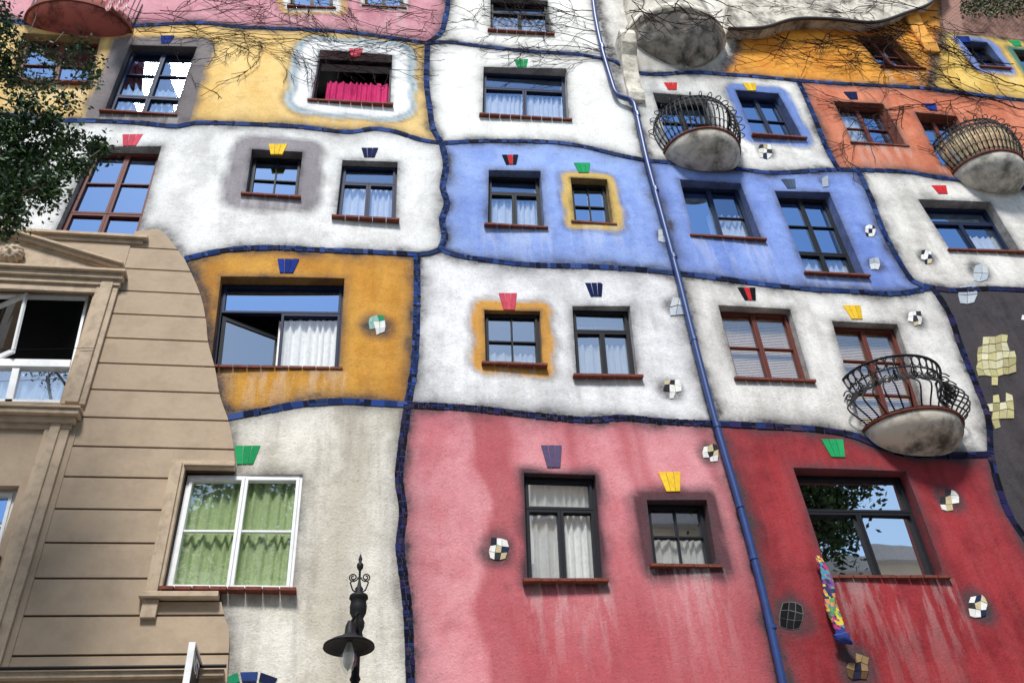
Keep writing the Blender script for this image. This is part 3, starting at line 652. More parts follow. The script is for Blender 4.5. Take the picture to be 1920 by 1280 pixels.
# ---------------------------------------------------------------- balconies
def balcony(fx, fy, r, dep, h, style, mat, label):
    f = at(fx, fy, -dep); cx, zd = f.x, f.z
    prof = []
    for i in range(15):
        t = i / 14 * math.pi / 2; prof.append((max(.02, math.cos(t) ** .8), zd - h * math.sin(t)))
    mb = MB(); mb.lathe([(0.01, zd + .001)] + prof, cx, .02, 36, math.pi, 2 * math.pi, r, dep)
    b = mb.build('balcony', mat, BLD, True); b['label'] = label
    mb = MB(); mb.lathe([(.97, zd + .002), (1.04, zd + .004), (1.05, zd + .035), (.97, zd + .04)], cx, .02, 36, math.pi, 2 * math.pi, r, dep); mb.build('rim', SILLM, b)
    ra = MB(); H = 1.0
    def pt(a, t, k=0):
        if style == 'wave': g = .93 + .36 * math.exp(-((t - .3) / .2) ** 2) - .04 * math.exp(-((t - .72) / .12) ** 2) + .1 * t * t
        else: g = .97 + .2 * math.sin(t * math.pi * .9)
        g += k
        return Vector((cx + r * g * math.cos(a), .02 + dep * g * math.sin(a), zd + .05 + H * t))
    nb = 18 if style == 'wave' else 26
    for i in range(nb + 1):
        a = math.pi + math.pi * i / nb
        ra.tube([pt(a, j / 16 * .98) for j in range(17)], .014, 5)
    for t, rr in ((.02, .015), (.8, .013), (1.0, .023)):
        ra.tube([pt(math.pi + math.pi * j / 48, t) for j in range(49)], rr, 6)
    for i in range(nb):
        a = math.pi + math.pi * (i + .5) / nb; wv = math.pi / nb * .46
        ra.tube([pt(a + wv * math.cos(q * math.pi / 5), .9 + .09 * math.sin(q * math.pi / 5)) for q in range(10)], .010, 4, True)
        if style == 'wave':
            for sg in (-1, 1):      # paired scrolls at the waist
                sp_ = [(sg * wv * (1 - q / 18) * math.sin(q * .75), .58 + .12 * (1 - q / 18) * math.cos(q * .75)) for q in range(14)]
                ra.tube([pt(a + u_, v_, .015) for u_, v_ in sp_], .010, 4)
            if i % 2 == 0:          # big scrolls standing out in front
                ra.tube([pt(a, .62 + .13 * math.sin(q * .6) * (1 - q / 20), .10 + .12 * math.cos(q * .6) * (1 - q / 20)) for q in range(18)], .012, 5)
        else:
            ra.tube([pt(a + wv * math.cos(q * math.pi / 5), .68 + .08 * math.sin(q * math.pi / 5)) for q in range(10)], .009, 4, True)
            ra.tube([pt(a + wv * math.cos(q * math.pi / 5), .16 + .1 * math.sin(q * math.pi / 5)) for q in range(10)], .009, 4, True)
        if style != 'wave' and i % 2 == 0:
            ra.tube([pt(a, 1.0 + .08 * math.sin(q * math.pi / 5), .07 + .09 * math.cos(q * math.pi / 5)) for q in range(10)], .011, 4, True)
            ra.tube([pt(a, .45 + .03 * q, .16 * math.sin(q * math.pi / 8)) for q in range(9)], .011, 4)
    ra.build('railing', IRON, b, True)
    if style == 'screen':
        s = MB(); n = 90
        for i in range(n):
            a0 = math.pi * 1.02 + math.pi * .96 * i / n; a1 = a0 + math.pi * .96 / n * .85; f_ = random.uniform(.75, 1.1)
            P = [pt(a0, .02, -.05), pt(a1, .02, -.05), pt(a1, .42, -.07), pt(a0, .42, -.07), pt(a1, .8, -.07), pt(a0, .8, -.07)]
            s.add(P, [(0, 1, 2, 3), (3, 2, 4, 5)], (.85 * f_, .68 * f_, .4 * f_, 1))
        s.build('reed_screen', CLOTH, b)
    if style == 'plain':        # potted greenery kept on the deck
        s = MB()
        for k in range(5):
            a = math.pi * (1.15 + .17 * k); px_, py_ = cx + r * .7 * math.cos(a), dep * .7 * math.sin(a)
            s.lathe([(.05, zd + .01), (.08, zd + .2), (.085, zd + .22)], px_, py_, 10)
        s.build('flower_pots', SILLM, b)
    return b, cx, zd
STAINB = simple('smoke_stained_render', lin(214, 205, 190), .9, 0, 1.0, 2.0, .01, .2, .14)
balcony(1336, 240, .78, .7, .46, 'plain', STAINB, 'rounded balcony with dense dark ironwork beside the drainpipe')
balcony(1886, 282, .8, .74, .5, 'screen', STONE, 'rounded balcony lined with a reed screen')
balcony(1750, 765, .82, .7, .42, 'wave', STAINB, 'rounded balcony with bulging scrolled ironwork on the lower white wall')
f = at(135, 0, -.6); mb = MB(); mb.lathe([(1, f.z + .25), (1, f.z)] + [(max(.02, math.cos(t * math.pi / 20)), f.z - .28 * math.sin(t * math.pi / 20)) for t in range(1, 11)], f.x, .02, 28, math.pi, 2 * math.pi, .98, .6)
b = mb.build('balcony', simple('red_stained_render', lin(170, 96, 88), .9, 0, 1.0, 3, .01, .2, .3), BLD, True); b['label'] = 'reddish balcony underside at the top left'
mb = MB(); mb.lathe([(1.0, f.z - .02), (1.05, f.z - .02), (1.05, f.z + .05), (1, f.z + .05)], f.x, .02, 28, math.pi, 2 * math.pi, .98, .6); mb.build('rim', SILLM, b)
ra = MB()
for i in range(19):
    a = math.pi + math.pi * i / 18; ra.tube([(f.x + .98 * math.cos(a), .02 + .6 * math.sin(a), f.z + .05), (f.x + 1.02 * math.cos(a), .02 + .64 * math.sin(a), f.z + 1.1)], .012, 5)
ra.build('railing', IRON, b)
# oriel and console at top centre-right
f = at(1290, 20, -.85)
mb = MB(); cx = f.x - .05; nA = 60; prof = [(1.0, f.z + .12), (1.0, f.z), (.98, f.z - .1)] + [(.97 * (1 - t / 14) ** .45 + .03, f.z - .1 - .85 * (t / 14) ** 1.15) for t in range(1, 15)]
vs = []
for k, (r_, z_) in enumerate(prof):
    for j in range(nA + 1):
        a_ = math.pi + math.pi * j / nA; lob = 1 - .15 * math.exp(-((a_ - 1.42 * math.pi) / .14) ** 2) * min(1, k / 3)
        nz = noise.noise(Vector((a_ * 3, k * .5, 1))) * .07 * min(1, k / 3)
        vs.append((cx + (r_ * lob + nz) * 1.14 * math.cos(a_), .02 + (r_ * lob + nz) * .85 * math.sin(a_), z_ + (.06 * math.sin(a_ * 5) + nz) * min(1, k / 4)))
mb.add(vs, [(i * (nA + 1) + j, i * (nA + 1) + j + 1, (i + 1) * (nA + 1) + j + 1, (i + 1) * (nA + 1) + j) for i in range(len(prof) - 1) for j in range(nA)])
b = mb.build('oriel', DARKST, BLD, True)
mb = MB(); mb.lathe([(.96, f.z + .3), (1.05, f.z + .28), (1.07, f.z + .02), (1.0, f.z + .0)], cx, .02, 28, math.pi, 2 * math.pi, 1.14, .85)
mb.lathe([(.96, f.z + .3), (.9, f.z + 2.4)], cx, .02, 28, math.pi, 2 * math.pi, 1.12, .85); mb.build('parapet_band', STONE, b, True)
def console(px, py, py2, w, mat):
    a, b2 = at(px, py, -.2), at(px, py2, -.05); mb = MB(); x = b2.x; h = a.z - b2.z
    prof = [(-.0, b2.z), (-.10, b2.z), (-.16, b2.z + .1 * h), (-.12, b2.z + .22 * h), (-.14, b2.z + .45 * h), (-.26, b2.z + .66 * h), (-.42, b2.z + .78 * h), (-.48, b2.z + .9 * h), (-.44, b2.z + h), (.0, b2.z + h)]
    n = len(prof); vs = [(x - w / 2, yy, z) for yy, z in prof] + [(x + w / 2, yy, z) for yy, z in prof]
    mb.add(vs, [tuple(range(n)), tuple(range(2 * n - 1, n - 1, -1))] + [(i, n + i, n + (i + 1) % n, (i + 1) % n) for i in range(n)])
    mb.build('console', mat, BLD, False, .03)
console(1195, 75, 192, .36, simple('pale_console', lin(226, 218, 202), .9, 0, .8, 5, .01, .2, .4))
console(1748, -20, 100, .42, simple('ochre_console', lin(230, 164, 78), .9, 0, .7, 5, .01, .2))
ed = [(1366,52),(1430,50),(1490,34),(1560,34),(1640,40),(1700,22),(1745,4),(1775,-30)]
lp = smooth(ed, 5) + [(1775,-150),(1366,-150)]
pz = [at(a, b, -.3) for a, b in lp]; mb = MB(); mb.prism([(p.x, p.z) for p in pz], -.3, .06)
mb.build('terrace_parapet', STONE, BLD)
mb = MB(); mb.tube([at(a, q + 2, -.31) for a, q in smooth(ed, 5)], .045, 6); mb.build('parapet_edge', simple('edge_tile', (.05,.04,.04,1), .7), BLD, True)

# ---------------------------------------------------------------- brown townhouse
YB = -.08
lp = [(-300,446),(80,446),(272,432)] + loop('Br0','Br1','Br2')[1:] + [(-300,1420)]
poly = [(at(a, b, YB).x, at(a, b, YB).z) for a, b in lp]
z0 = at(280, 547, YB).z; grooves = [z0 + .475 * k for k in range(-20, 6)]
xj = at(216, 560, YB).x     # rustication starts right of the window bay
def clipped(zlo, zhi, xlo, xhi):
    out = [(p[0], p[1]) for p in poly]
    for ax, val, sg in ((1, zlo, 1), (1, zhi, -1), (0, xlo, 1), (0, xhi, -1)):
        res = []; n = len(out)
        for i in range(n):
            a, b = out[i], out[(i + 1) % n]; da, db = (a[ax] - val) * sg, (b[ax] - val) * sg
            if da >= 0: res.append(a)
            if (da >= 0) != (db >= 0):
                t = da / (da - db); res.append((a[0] + (b[0] - a[0]) * t, a[1] + (b[1] - a[1]) * t))
        out = res
        if len(out) < 3: return None
    return out
w28 = [w for w in WINS if w.get('label')][0]; wx0 = min(p.x for p in w28['P']); wx1 = max(p.x for p in w28['P']); wz0 = min(p.z for p in w28['P']); wz1 = max(p.z for p in w28['P'])
wall = MB(); XBL = min(p[0] for p in poly)
def brick_course(zl, zh, x0, x1):
    c = clipped(zl, zh, x0, x1)
    if c: wall.prism(c, YB - .0, YB + .09)
for g in grooves:
    a, b = g + .014, g + .475 - .014
    if b <= wz0 - .16 or a >= wz1 + .12: brick_course(a, b, xj, 99)
    else:
        brick_course(a, b, xj, wx0 - .2)
        if a < wz0 - .16: brick_course(a, wz0 - .16, wx0 - .2, 99)
        if b > wz1 + .12: brick_course(wz1 + .12, b, wx0 - .2, 99)
wall.build('rusticated_wall', BROWN, BRN, False, .006)
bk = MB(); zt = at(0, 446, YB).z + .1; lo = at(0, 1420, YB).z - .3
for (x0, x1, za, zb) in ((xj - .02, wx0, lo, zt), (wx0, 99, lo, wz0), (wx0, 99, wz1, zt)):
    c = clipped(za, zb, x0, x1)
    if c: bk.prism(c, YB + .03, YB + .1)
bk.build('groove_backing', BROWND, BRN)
lwx1 = max(w_[0] for w_ in lw['xz']); lz0 = min(w_[1] for w_ in lw['xz']); lz1 = max(w_[1] for w_ in lw['xz'])
w30 = WINS[29]; ax1 = max(p.x for p in w30['P']); az0 = min(p.z for p in w30['P']); az1 = max(p.z for p in w30['P'])
bay = MB(); zt = at(0, 446, YB).z
bay.box(lwx1, xj - .0, YB - .01, YB + .3, lz0, zt); bay.box(XBL, lwx1, YB - .01, YB + .3, lz1, zt)
bay.box(ax1, xj, YB - .01, YB + .3, 0, lz0); bay.box(XBL, ax1, YB - .01, YB + .3, az1, lz0); bay.box(XBL, ax1, YB - .01, YB + .3, 0, az0)
bay.build('bay_wall', BROWN, BRN)
low = MB(); low.box(xj, at(428, 1420).x, YB, .3, 0, at(400, 1415).z + .1); low.build('ground_floor_wall', BROWN, BRN)
m = MB()
m.box(lwx1 + .03, xj + .02, YB - .06, YB - .01, lz0 - .05, lz1 + .25); m.box(lwx1 + .09, xj - .06, YB - .10, YB - .058, lz0 - .04, lz1 + .24)
m.box(ax1 + .1, xj - .08, YB - .05, YB - .01, 0, lz0 - .3)
m.box(ax1 + .17, xj - .2, YB - .08, YB - .048, 0, lz0 - .3)
m.box(XBL, lwx1 + .08, YB - .07, YB - .01, lz1 + .04, lz1 + .16)
m.build('jamb_moulding', BROWNL, BRN, False, .01)
def cornice(x0, x1, z, steps, name='cornice', mat=BROWNL):
    m = MB()
    for (dz0, dz1, pr) in steps: m.box(x0 - pr * .6, x1 + pr * .6, YB - pr, YB - .012, z + dz0, z + dz1)
    return m.build(name, mat, BRN, False, .008)
zc_ = at(155, 768, YB - .2).z
cornice(XBL, xj - .1, zc_, [(-.22, -.14, .06), (-.14, -.06, .12), (-.058, .02, .19), (.022, .06, .22)])
zp = at(232, 508, YB - .2).z; xr = at(226, 508, YB - .2).x; apx = at(20, 470, YB).x; xl = 2 * apx - xr
cornice(xl, xr - .05, zp, [(-.34, -.2, .05), (-.2, -.1, .09), (-.098, 0, .14), (.002, .05, .2)])
zap = at(20, 433, YB - .2).z
m = MB(); m.prism([(xl + .1, zp + .05), (xr - .1, zp + .05), (apx, zap - .08)], YB - .08, YB + .05)
for sx, ex in ((xl, apx), (xr, apx)):
    for o0, o1, pr in ((0, .05, .1), (.05, .11, .16), (.11, .15, .21)):
        q = [(sx, zp + .05 + o0), (ex, zap - .1 + o0), (ex, zap - .1 + o1), (sx, zp + .05 + o1)]
        if sx > ex: q = q[::-1]
        m.prism(q, YB - pr, YB - .075)
m.build('pediment', BROWNL, BRN)
mk = at(22, 476, YB - .15); bm = bmesh.new(); bmesh.ops.create_icosphere(bm, subdivisions=4, radius=.17)
for v in bm.verts:
    x, y_, z = v.co; nn = noise.noise(v.co * 16) * .018
    r2 = (x * x + z * z) ** .5
    v.co.y *= .65
    if y_ < 0:
        for (ex, ez, am, s) in ((-.055, .03, .03, .03), (.055, .03, .03, .03), (0, -.065, .025, .035)):
            v.co.y += am * math.exp(-((x - ex) ** 2 + (z - ez) ** 2) / s ** 2)
        v.co.y -= .05 * math.exp(-((x) ** 2 / .02 ** 2 + (z + .01) ** 2 / .05 ** 2)) + .02 * math.exp(-((z - .07) / .02) ** 2) * (abs(x) < .1)
    if r2 > .12: v.co *= 1 + .12 * math.sin(12 * math.atan2(z, x)) + nn * 3
    v.co += Vector((mk.x, mk.y, mk.z))
me = bpy.data.meshes.new('carved_mask'); bm.to_mesh(me); bm.free(); me.materials.append(BROWNL); [setattr(p, 'use_smooth', True) for p in me.polygons]
link(bpy.data.objects.new('carved_mask', me), BRN)
m = MB(); sx0 = wx0 - .2
m.box(sx0, wx0 - .01, YB - .05, YB + .1, wz0 - .14, wz1 + .12); m.box(sx0 + .05, wx0 - .05, YB - .08, YB - .048, wz0 - .1, wz1 + .07)
xt = at(440, 882, YB).x
m.box(wx0 - .01, xt, YB - .05, YB + .1, wz1 + .01, wz1 + .12); m.box(wx0 - .03, xt, YB - .08, YB - .048, wz1 + .03, wz1 + .08)
m.box(sx0 - .05, at(415, 1108).x, YB - .12, YB + .1, wz0 - .14, wz0 - .07)
m.box(sx0 + .0, sx0 + .18, YB - .06, YB, wz0 - .38, wz0 - .145)
m.build('window_surround', BROWNL, BRN, False, .008)
zt1 = at(200, 436, YB - .1).z
m = MB(); m.box(XBL, at(284, 432, YB).x, YB - .1, .4, zt1 - .06, zt1); m.box(XBL, at(275, 432, YB).x, YB - .04, .1, zt1 - .14, zt1 - .062); m.build('ledge', BROWNL, BRN, False, .006)
zz = at(200, 1258, YB - .1).z
m = MB(); m.box(xj - 1.6, at(424, 1258).x, YB - .1, YB + .05, zz - .06, zz + .01); m.build('string_course', BROWNL, BRN)
m = MB(); m.tube([Vector((xj - 1.6, YB - .13, zz + .035)), Vector((at(428, 1258).x, YB - .13, zz + .035))], .022, 8); m.build('conduit', IRON, BRN)

# ---------------------------------------------------------------- leaves, tree, vines
def leaf(mb, p, s, pal):
    d = Vector((random.gauss(0, 1), random.gauss(0, 1), random.gauss(0, .7))).normalized()
    u = d.cross(Vector((random.gauss(0, 1), random.gauss(0, 1), random.gauss(0, 1)))).normalized(); n = d.cross(u)
    c = random.choice(pal); f = random.uniform(.5, 1.4)
    mb.add([p - d * s, p + u * s * .5 + n * s * .1, p + d * s, p - u * s * .5 + n * s * .1], [(0, 1, 2, 3)], (c[0] * f, c[1] * f, c[2] * f, 1))
GR = [(.035, .09, .03), (.06, .14, .035), (.02, .045, .022), (.1, .18, .05), (.04, .09, .045), (.02, .05, .02)]
tb = at(-230, 900, -3); TREE = thing('tree', 'leafy dark green tree hanging into the upper left corner in front of the facade', 'tree', (tb.x, -3, 0))
tr = MB(); cr = MB()
limbs = [[(-260,900),(-210,620),(-140,500),(-60,430),(20,375),(90,345),(140,315),(190,280)], [(-210,620),(-140,400),(-60,320),(10,290),(70,230),(120,170),(165,110)],
         [(-140,400),(-90,250),(-30,170),(25,110),(60,50),(75,5)], [(10,290),(50,330),(100,300),(150,275)], [(-60,320),(-30,390),(20,410),(40,425)], [(-30,170),(30,190),(90,160),(140,150),(185,155)], [(25,110),(80,100),(120,60)], [(-90,250),(-20,240),(40,215),(100,215)]]
LP = []
for i, l in enumerate(limbs):
    w = [at(a, b, -3 + .5 * math.sin(i * 2 + j * .9) * (j > 1)) for j, (a, b) in enumerate(smooth(l, 4))]
    if i == 0: w = [Vector((tb.x, -3, 0)), Vector((tb.x + .05, -3.02, 3))] + w
    r0 = .16 if i == 0 else (.04 if i < 3 else .02); n = len(w)
    tr.tube(w, [max(.006, r0 * (1 - k / n) ** 1.6) for k in range(n)], 6); LP += w
def near(p): return min(LP, key=lambda q: (q - p).length)
cl = [(10,320,62,1.5),(70,290,40,1.4),(25,385,36,1.3),(90,355,28,1.2),(140,312,24,1.1),(180,276,18,1.1),(50,240,32,1),(5,240,42,1.3),(125,190,26,.5),(85,155,28,.5),(25,150,34,.9),(172,150,22,.45),(60,90,28,.45),(12,60,28,.8),(115,120,24,.4),(10,425,22,.8),(-60,350,80,.8),(-80,200,70,.7),(0,20,26,.7),(178,125,16,.4),(95,245,26,.6),(135,255,16,.5),(90,215,22,.4),(55,195,26,.7),(5,110,30,.9),(60,335,44,1.4),(-10,380,40,1.2),(40,290,36,1.4),(30,340,50,1.5), (-90,60,70,.5),(150,90,16,.3),(110,275,24,.9)]
for (a, b, r, den) in cl:
    Y = -3 + random.uniform(-.4, .4); c = at(a, b, Y); R_ = r / 120
    q = near(c); tr.tube([q, q.lerp(c, .5) + Vector((0, 0, .05)), c], [.009, .007, .005], 4)
    for k in range(int(13 * den * (.5 + R_)) + 5):
        v = Vector((random.gauss(0, 1), random.gauss(0, .8), random.gauss(0, 1))).normalized() * R_ * random.uniform(.3, 1.35)
        e = c + v; tr.tube([c, c + v * .5 + Vector((0, 0, .03)), e], [.005, .004, .002], 3)
        for _ in range(int(40 * min(den, 1.1) * (.35 + R_)) + 6):
            t = random.uniform(.2, 1.15); p = c + v * t + Vector((random.gauss(0, 1), random.gauss(0, 1), random.gauss(0, 1))) * .065
            leaf(cr, p, random.uniform(.026, .046), GR)
tr.build('trunk', BARK, TREE, True); cr.build('crown', LEAF, TREE)

def vine(name, label, starts, seed, group=None):
    rnd = random.Random(seed); mb = MB(); p0 = at(starts[0][0], starts[0][1], -.05)
    o = thing(name, label, 'vine', p0, group)
    def grow(p, ang, L, r, dep, bias, yof=-.07):
        pts = [p.copy()]; n = int(L / .1); a = ang
        for i in range(n):
            a += rnd.gauss(0, .17) + (bias - a) * .04
            p = p + Vector((math.cos(a) * .1, rnd.gauss(0, .008), math.sin(a) * .1)); p.y = min(-.05, max(yof - .04, p.y)); pts.append(p.copy())
            if dep < 3 and rnd.random() < (.24 if dep < 2 else .26):
                grow(p.copy(), a + rnd.choice((-1, 1)) * rnd.uniform(.4, 1.1), L * rnd.uniform(.2, .45), r * .7, dep + 1, bias, yof)
        if len(pts) > 1: mb.tube(pts, [max(.006, r * (1 - k / len(pts) * .7)) for k in range(len(pts))], 4)
    for (x, y, deg, L, r, Y) in starts: grow(at(x, y, Y), math.radians(deg), L, r, 0, math.radians(deg), Y)
    mb.build('stems', VINE, o)
rv_ = random.Random(21)
vine('creeper', 'bare brown creeper twigs spreading over the orange wall at the top right', [(1920,205,176,5.5,.017,-.07),(1930,165,172,5,.017,-.07),(1900,120,184,4.5,.015,-.07),(1740,40,200,3.5,.016,-.32),(1700,60,215,3,.015,-.32),(1560,60,215,2.5,.015,-.07),(1880,190,168,4,.015,-.07),(1650,100,190,3,.014,-.07),(1920,240,170,2.5,.012,-.07),(1480,60,235,1.6,.014,-.07),(1700,130,178,3.4,.015,-.07),(1800,150,183,4,.014,-.07),(1600,70,200,2.4,.014,-.07),(1850,60,195,3,.013,-.07),(1640,10,200,3,.013,-.33),(1760,20,190,4,.014,-.33)], 3)
vine('creeper', 'bare creeper twigs hanging over the grey oriel beside the drainpipe', [(rv_.uniform(1170, 1380), rv_.uniform(-15, 40), rv_.uniform(-130, -40), rv_.uniform(.8, 1.1), .014, -.98) for _ in range(22)] + [(1180,20,-10,1.6,.014,-1.0),(1370,30,190,1.6,.014,-1.0)], 5)
vine('creeper', 'fine bare creeper twigs across the white wall left of the drainpipe', [(1130,60,175,3.4,.012,-.07),(1135,100,168,2.6,.012,-.07),(1120,20,185,2.6,.012,-.07),(1140,110,190,1.8,.011,-.07),(1125,40,170,3.2,.012,-.07),(1140,90,180,3,.011,-.07)], 8)
vine('creeper', 'fine bare creeper twigs trailing over the pink and yellow walls at the top left', [(230,10,-12,5.5,.010,-.07),(260,60,-4,5,.010,-.07),(800,60,178,4.5,.01,-.07),(380,0,-35,3,.009,-.07),(700,90,172,3.5,.009,-.07),(240,30,-60,1.5,.009,-.07),(300,20,-8,5,.01,-.07),(820,20,190,4,.01,-.07)], 11)
iv = MB(); io = thing('evergreen_shrub', 'dark green shrub growing on the ledge at the top right corner', 'shrub', at(1870, 15, -.4))
for k in range(2600):
    p = at(random.uniform(1800, 1960), random.uniform(-60, 22 + 14 * random.random()), -.4 + random.gauss(0, .15)); leaf(iv, p, random.uniform(.03, .06), GR)
iv.build('foliage', LEAF, io)
st = MB()
for k in range(12):
    a = at(random.uniform(1820, 1940), -60, -.2); b = at(random.uniform(1800, 1940), 20, -.4); st.tube([a, (a + b) / 2 + Vector((.1, 0, 0)), b], .015, 4)
st.build('stem', BARK, io)

# ---------------------------------------------------------------- street lamp
YL = -3.0; ax = at(668, 1217, YL).x
Z = lambda y: at(664, y, YL).z
LAMP = thing('street_lamp', 'black ornate street lamp with scrolled finial and round flat shade', 'street lamp', (ax, YL, 0))
yb = YL + .2
m = MB(); m.lathe([(.16, 0), (.16, .25), (.12, .3), (.11, .9), (.075, 1.0), (.055, 1.2), (.04, Z(1300)), (.036, Z(1262)), (.05, Z(1258)), (.036, Z(1250)), (.036, Z(1205)), (.055, Z(1200)), (.045, Z(1192)), (.055, Z(1176)), (.045, Z(1168)), (.06, Z(1160)), (.066, Z(1150)), (.05, Z(1142)), (.075, Z(1132)), (.08, Z(1120)), (.07, Z(1108)), (.09, Z(1104)), (.085, Z(1099)), (.05, Z(1097)), (.03, Z(1092)), (.04, Z(1086)), (.02, Z(1081)), (.011, Z(1070)), (.011, Z(1052)), (.03, Z(1046)), (.032, Z(1040)), (.012, Z(1035)), (.02, Z(1030)), (.004, Z(1020))], ax, yb, 18)
m.build('post', IRON, LAMP, True)
fn = MB()
for sg in (-1, 1):
    pts = []
    for i in range(26):
        t = i / 25 * 3.6 * math.pi; r = .045 * (1 - i / 34); pts.append((ax + sg * (.06 + r * math.cos(t + math.pi)), yb, Z(1064) + r * math.sin(t + math.pi)))
    fn.tube(pts, .007, 5); fn.tube([(ax, yb, Z(1096)), (ax + sg * .06, yb, Z(1088)), (ax + sg * .085, yb, Z(1074)), (ax + sg * .05, yb, Z(1068))], .008, 5)
fn.build('finial_scroll', IRON, LAMP, True)
m = MB(); ys = YL - .1; axs = at(654, 1217, ys).x
m.lathe([(.02, Z(1172)), (.04, Z(1182)), (.045, Z(1196)), (.09, Z(1203)), (.17, Z(1211)), (.222, Z(1218)), (.225, Z(1222)), (.18, Z(1216)), (.06, Z(1210)), (.0, Z(1208))], axs, ys, 32)
m.tube([(ax, yb, Z(1168)), (ax, ys, Z(1158)), (axs, ys, Z(1176))], .018, 6)
m.build('lamp_shade', IRON, LAMP, True)
m = MB(); m.lathe([(.05, Z(1211)), (.07, Z(1224)), (.074, Z(1240)), (.062, Z(1254)), (.035, Z(1266)), (.002, Z(1272))], axs, ys, 18); m.build('glass_globe', glass('lamp_glass', .15, 0), LAMP, True)
m = MB(); m.lathe([(.02, Z(1212)), (.046, Z(1230)), (.05, Z(1244)), (.034, Z(1258)), (.001, Z(1265))], axs, ys, 12); m.build('bulb', simple('bulb_white', (.95, .93, .88, 1), .3), LAMP, True)

# ---------------------------------------------------------------- scarf, sign, cloth, cable
sp = smooth([(1533,1042),(1545,1070),(1556,1105),(1561,1140),(1571,1172),(1583,1198),(1597,1206)], 8); n = len(sp)
pal = [(.7,.55,.06),(.5,.05,.2),(.08,.28,.38),(.2,.06,.26),(.03,.04,.12),(.6,.28,.1),(.12,.32,.12)]
m = MB(); vs = []; K_ = 14
for i, (a, b) in enumerate(sp):
    t = i / (n - 1); r = (.03 + .045 * math.sin(min(1, t * 1.1) * math.pi) ** .8 + (.045 if t > .75 else 0)) * (1 if t < .93 else .5); c = at(a, b, -.15)
    for j in range(K_):
        th = 2 * math.pi * j / K_ + t * 5; rr = r * (1 + .35 * math.sin(th * 3 + t * 14)); vs.append(c + Vector((math.cos(th) * rr, math.sin(th) * rr * .6, math.sin(t * 30 + j) * .008)))
sc = thing('scarf', 'colourful patterned scarf hanging from the left end of the dark red wall window', 'scarf', at(1533, 1042, -.15))
for i in range(n - 1):
    for j in range(K_):
        c = pal[(i // 4 + (1 if (j // 2 + i // 2) % 3 == 0 else 0) + (3 if (j % 7 == i % 5) else 0)) % len(pal)] if i < n * .68 else (.03, .05, .22)
        m.add([vs[i * K_ + j], vs[i * K_ + (j + 1) % K_], vs[(i + 1) * K_ + (j + 1) % K_], vs[(i + 1) * K_ + j]], [(0, 1, 2, 3)], (*c, 1))
m.build('cloth', CLOTH, sc, True)
px_ = at(374, 1250, -.12).x; zt = at(376, 1248, -.12).z
SG = thing('hanging_sign', 'dark projecting sign with white edge at the bottom left of the brown house', 'sign', (px_, -.1, zt - .7))
m = MB(); m.box(px_ - .02, px_ + .02, -.78, -.14, zt - .8, zt); m.build('sign_panel', simple('sign_black', (.02, .02, .025, 1), .4), SG)
m = MB(); m.box(px_ - .035, px_ + .035, -.81, -.785, zt - .82, zt + .012); m.box(px_ - .035, px_ + .035, -.783, -.1, zt + .002, zt + .02); m.build('sign_edge', WHITEF, SG)
m = MB(); m.box(px_ - .015, px_ + .015, -.14, .0, zt - .3, zt - .26); m.build('bracket', IRON, SG)
cu = bpy.data.curves.new('t', 'FONT'); cu.body = 'INST'; cu.size = .24; cu.extrude = .002
to = bpy.data.objects.new('t', cu); C.objects.link(to); bpy.context.view_layer.update()
me = bpy.data.meshes.new_from_object(to.evaluated_get(bpy.context.evaluated_depsgraph_get())); bpy.data.objects.remove(to)
me.transform(Matrix.Translation((px_ - .024, -.16, zt - .22)) @ Matrix.Rotation(math.radians(-90), 4, 'Z') @ Matrix.Rotation(math.radians(90), 4, 'X')); me.materials.clear(); me.materials.append(WHITEF)
me2 = me.copy(); me2.transform(Matrix.Translation((px_, -.47, 0)) @ Matrix.Rotation(math.radians(180), 4, 'Z') @ Matrix.Translation((-px_, .47, 0)))
link(bpy.data.objects.new('sign_lettering', me), SG); link(bpy.data.objects.new('sign_lettering', me2), SG)
m = MB(); cl_o = thing('hanging_cloth', 'pink striped cloth hung over the top left balcony edge', 'cloth', at(222, 5, -.75))
for i in range(14):
    for j in range(8):
        q = [at(205 + 40 * (i + a) / 14 - 8 * (j + b) / 8, -35 + 52 * (j + b) / 8 + 5 * math.sin((i + a)), -.7 + .03 * math.sin((i + a) * 1.3)) for a, b in ((0, 0), (1, 0), (1, 1), (0, 1))]
        m.add(q, [(0, 1, 2, 3)], [(.55, .2, .22, 1), (.65, .5, .45, 1), (.3, .1, .15, 1)][(i + j) % 3])
m.build('cloth', CLOTH, cl_o)
a, b = at(-100, 656, -.25), at(176, 652, -.2)
cb = thing('cable', 'thin dark cable stretched across the open window of the brown house', 'cable', a); m = MB(); m.tube([a.lerp(b, t / 12) - Vector((0, 0, .01 * math.sin(t / 12 * math.pi))) for t in range(13)], .005, 4); m.build('wire', IRON, cb)

# ---------------------------------------------------------------- street and the other side
def struct(name, mb, mat): o = mb.build(name, mat); o['kind'] = 'structure'; return o
m = MB(); m.add([(-200, -200, 0), (200, -200, 0), (200, 200, 0), (-200, 200, 0)], [(0, 1, 2, 3)]); struct('ground', m, simple('ground', (.3, .29, .27, 1), .9))
m = MB(); m.add([(-60, -14, .004), (60, -14, .004), (60, -6, .004), (-60, -6, .004)], [(0, 1, 2, 3)]); struct('road', m, simple('asphalt', (.06, .06, .06, 1), .9, 0, .3, 20))
m = MB(); m.box(-60, 60, -5.9, .06, .0, .13); m.box(-60, 60, -6.05, -5.905, 0, .14); struct('pavement', m, simple('paving', (.4, .39, .37, 1), .9, 0, .3, 4))
FP = simple('far_pane', (.12, .15, .19, 1), .1); CR = simple('cream_render', (.9, .86, .76, 1), .9, 0, .1, 1); RF = simple('roof_tile', (.3, .12, .08, 1), .8)
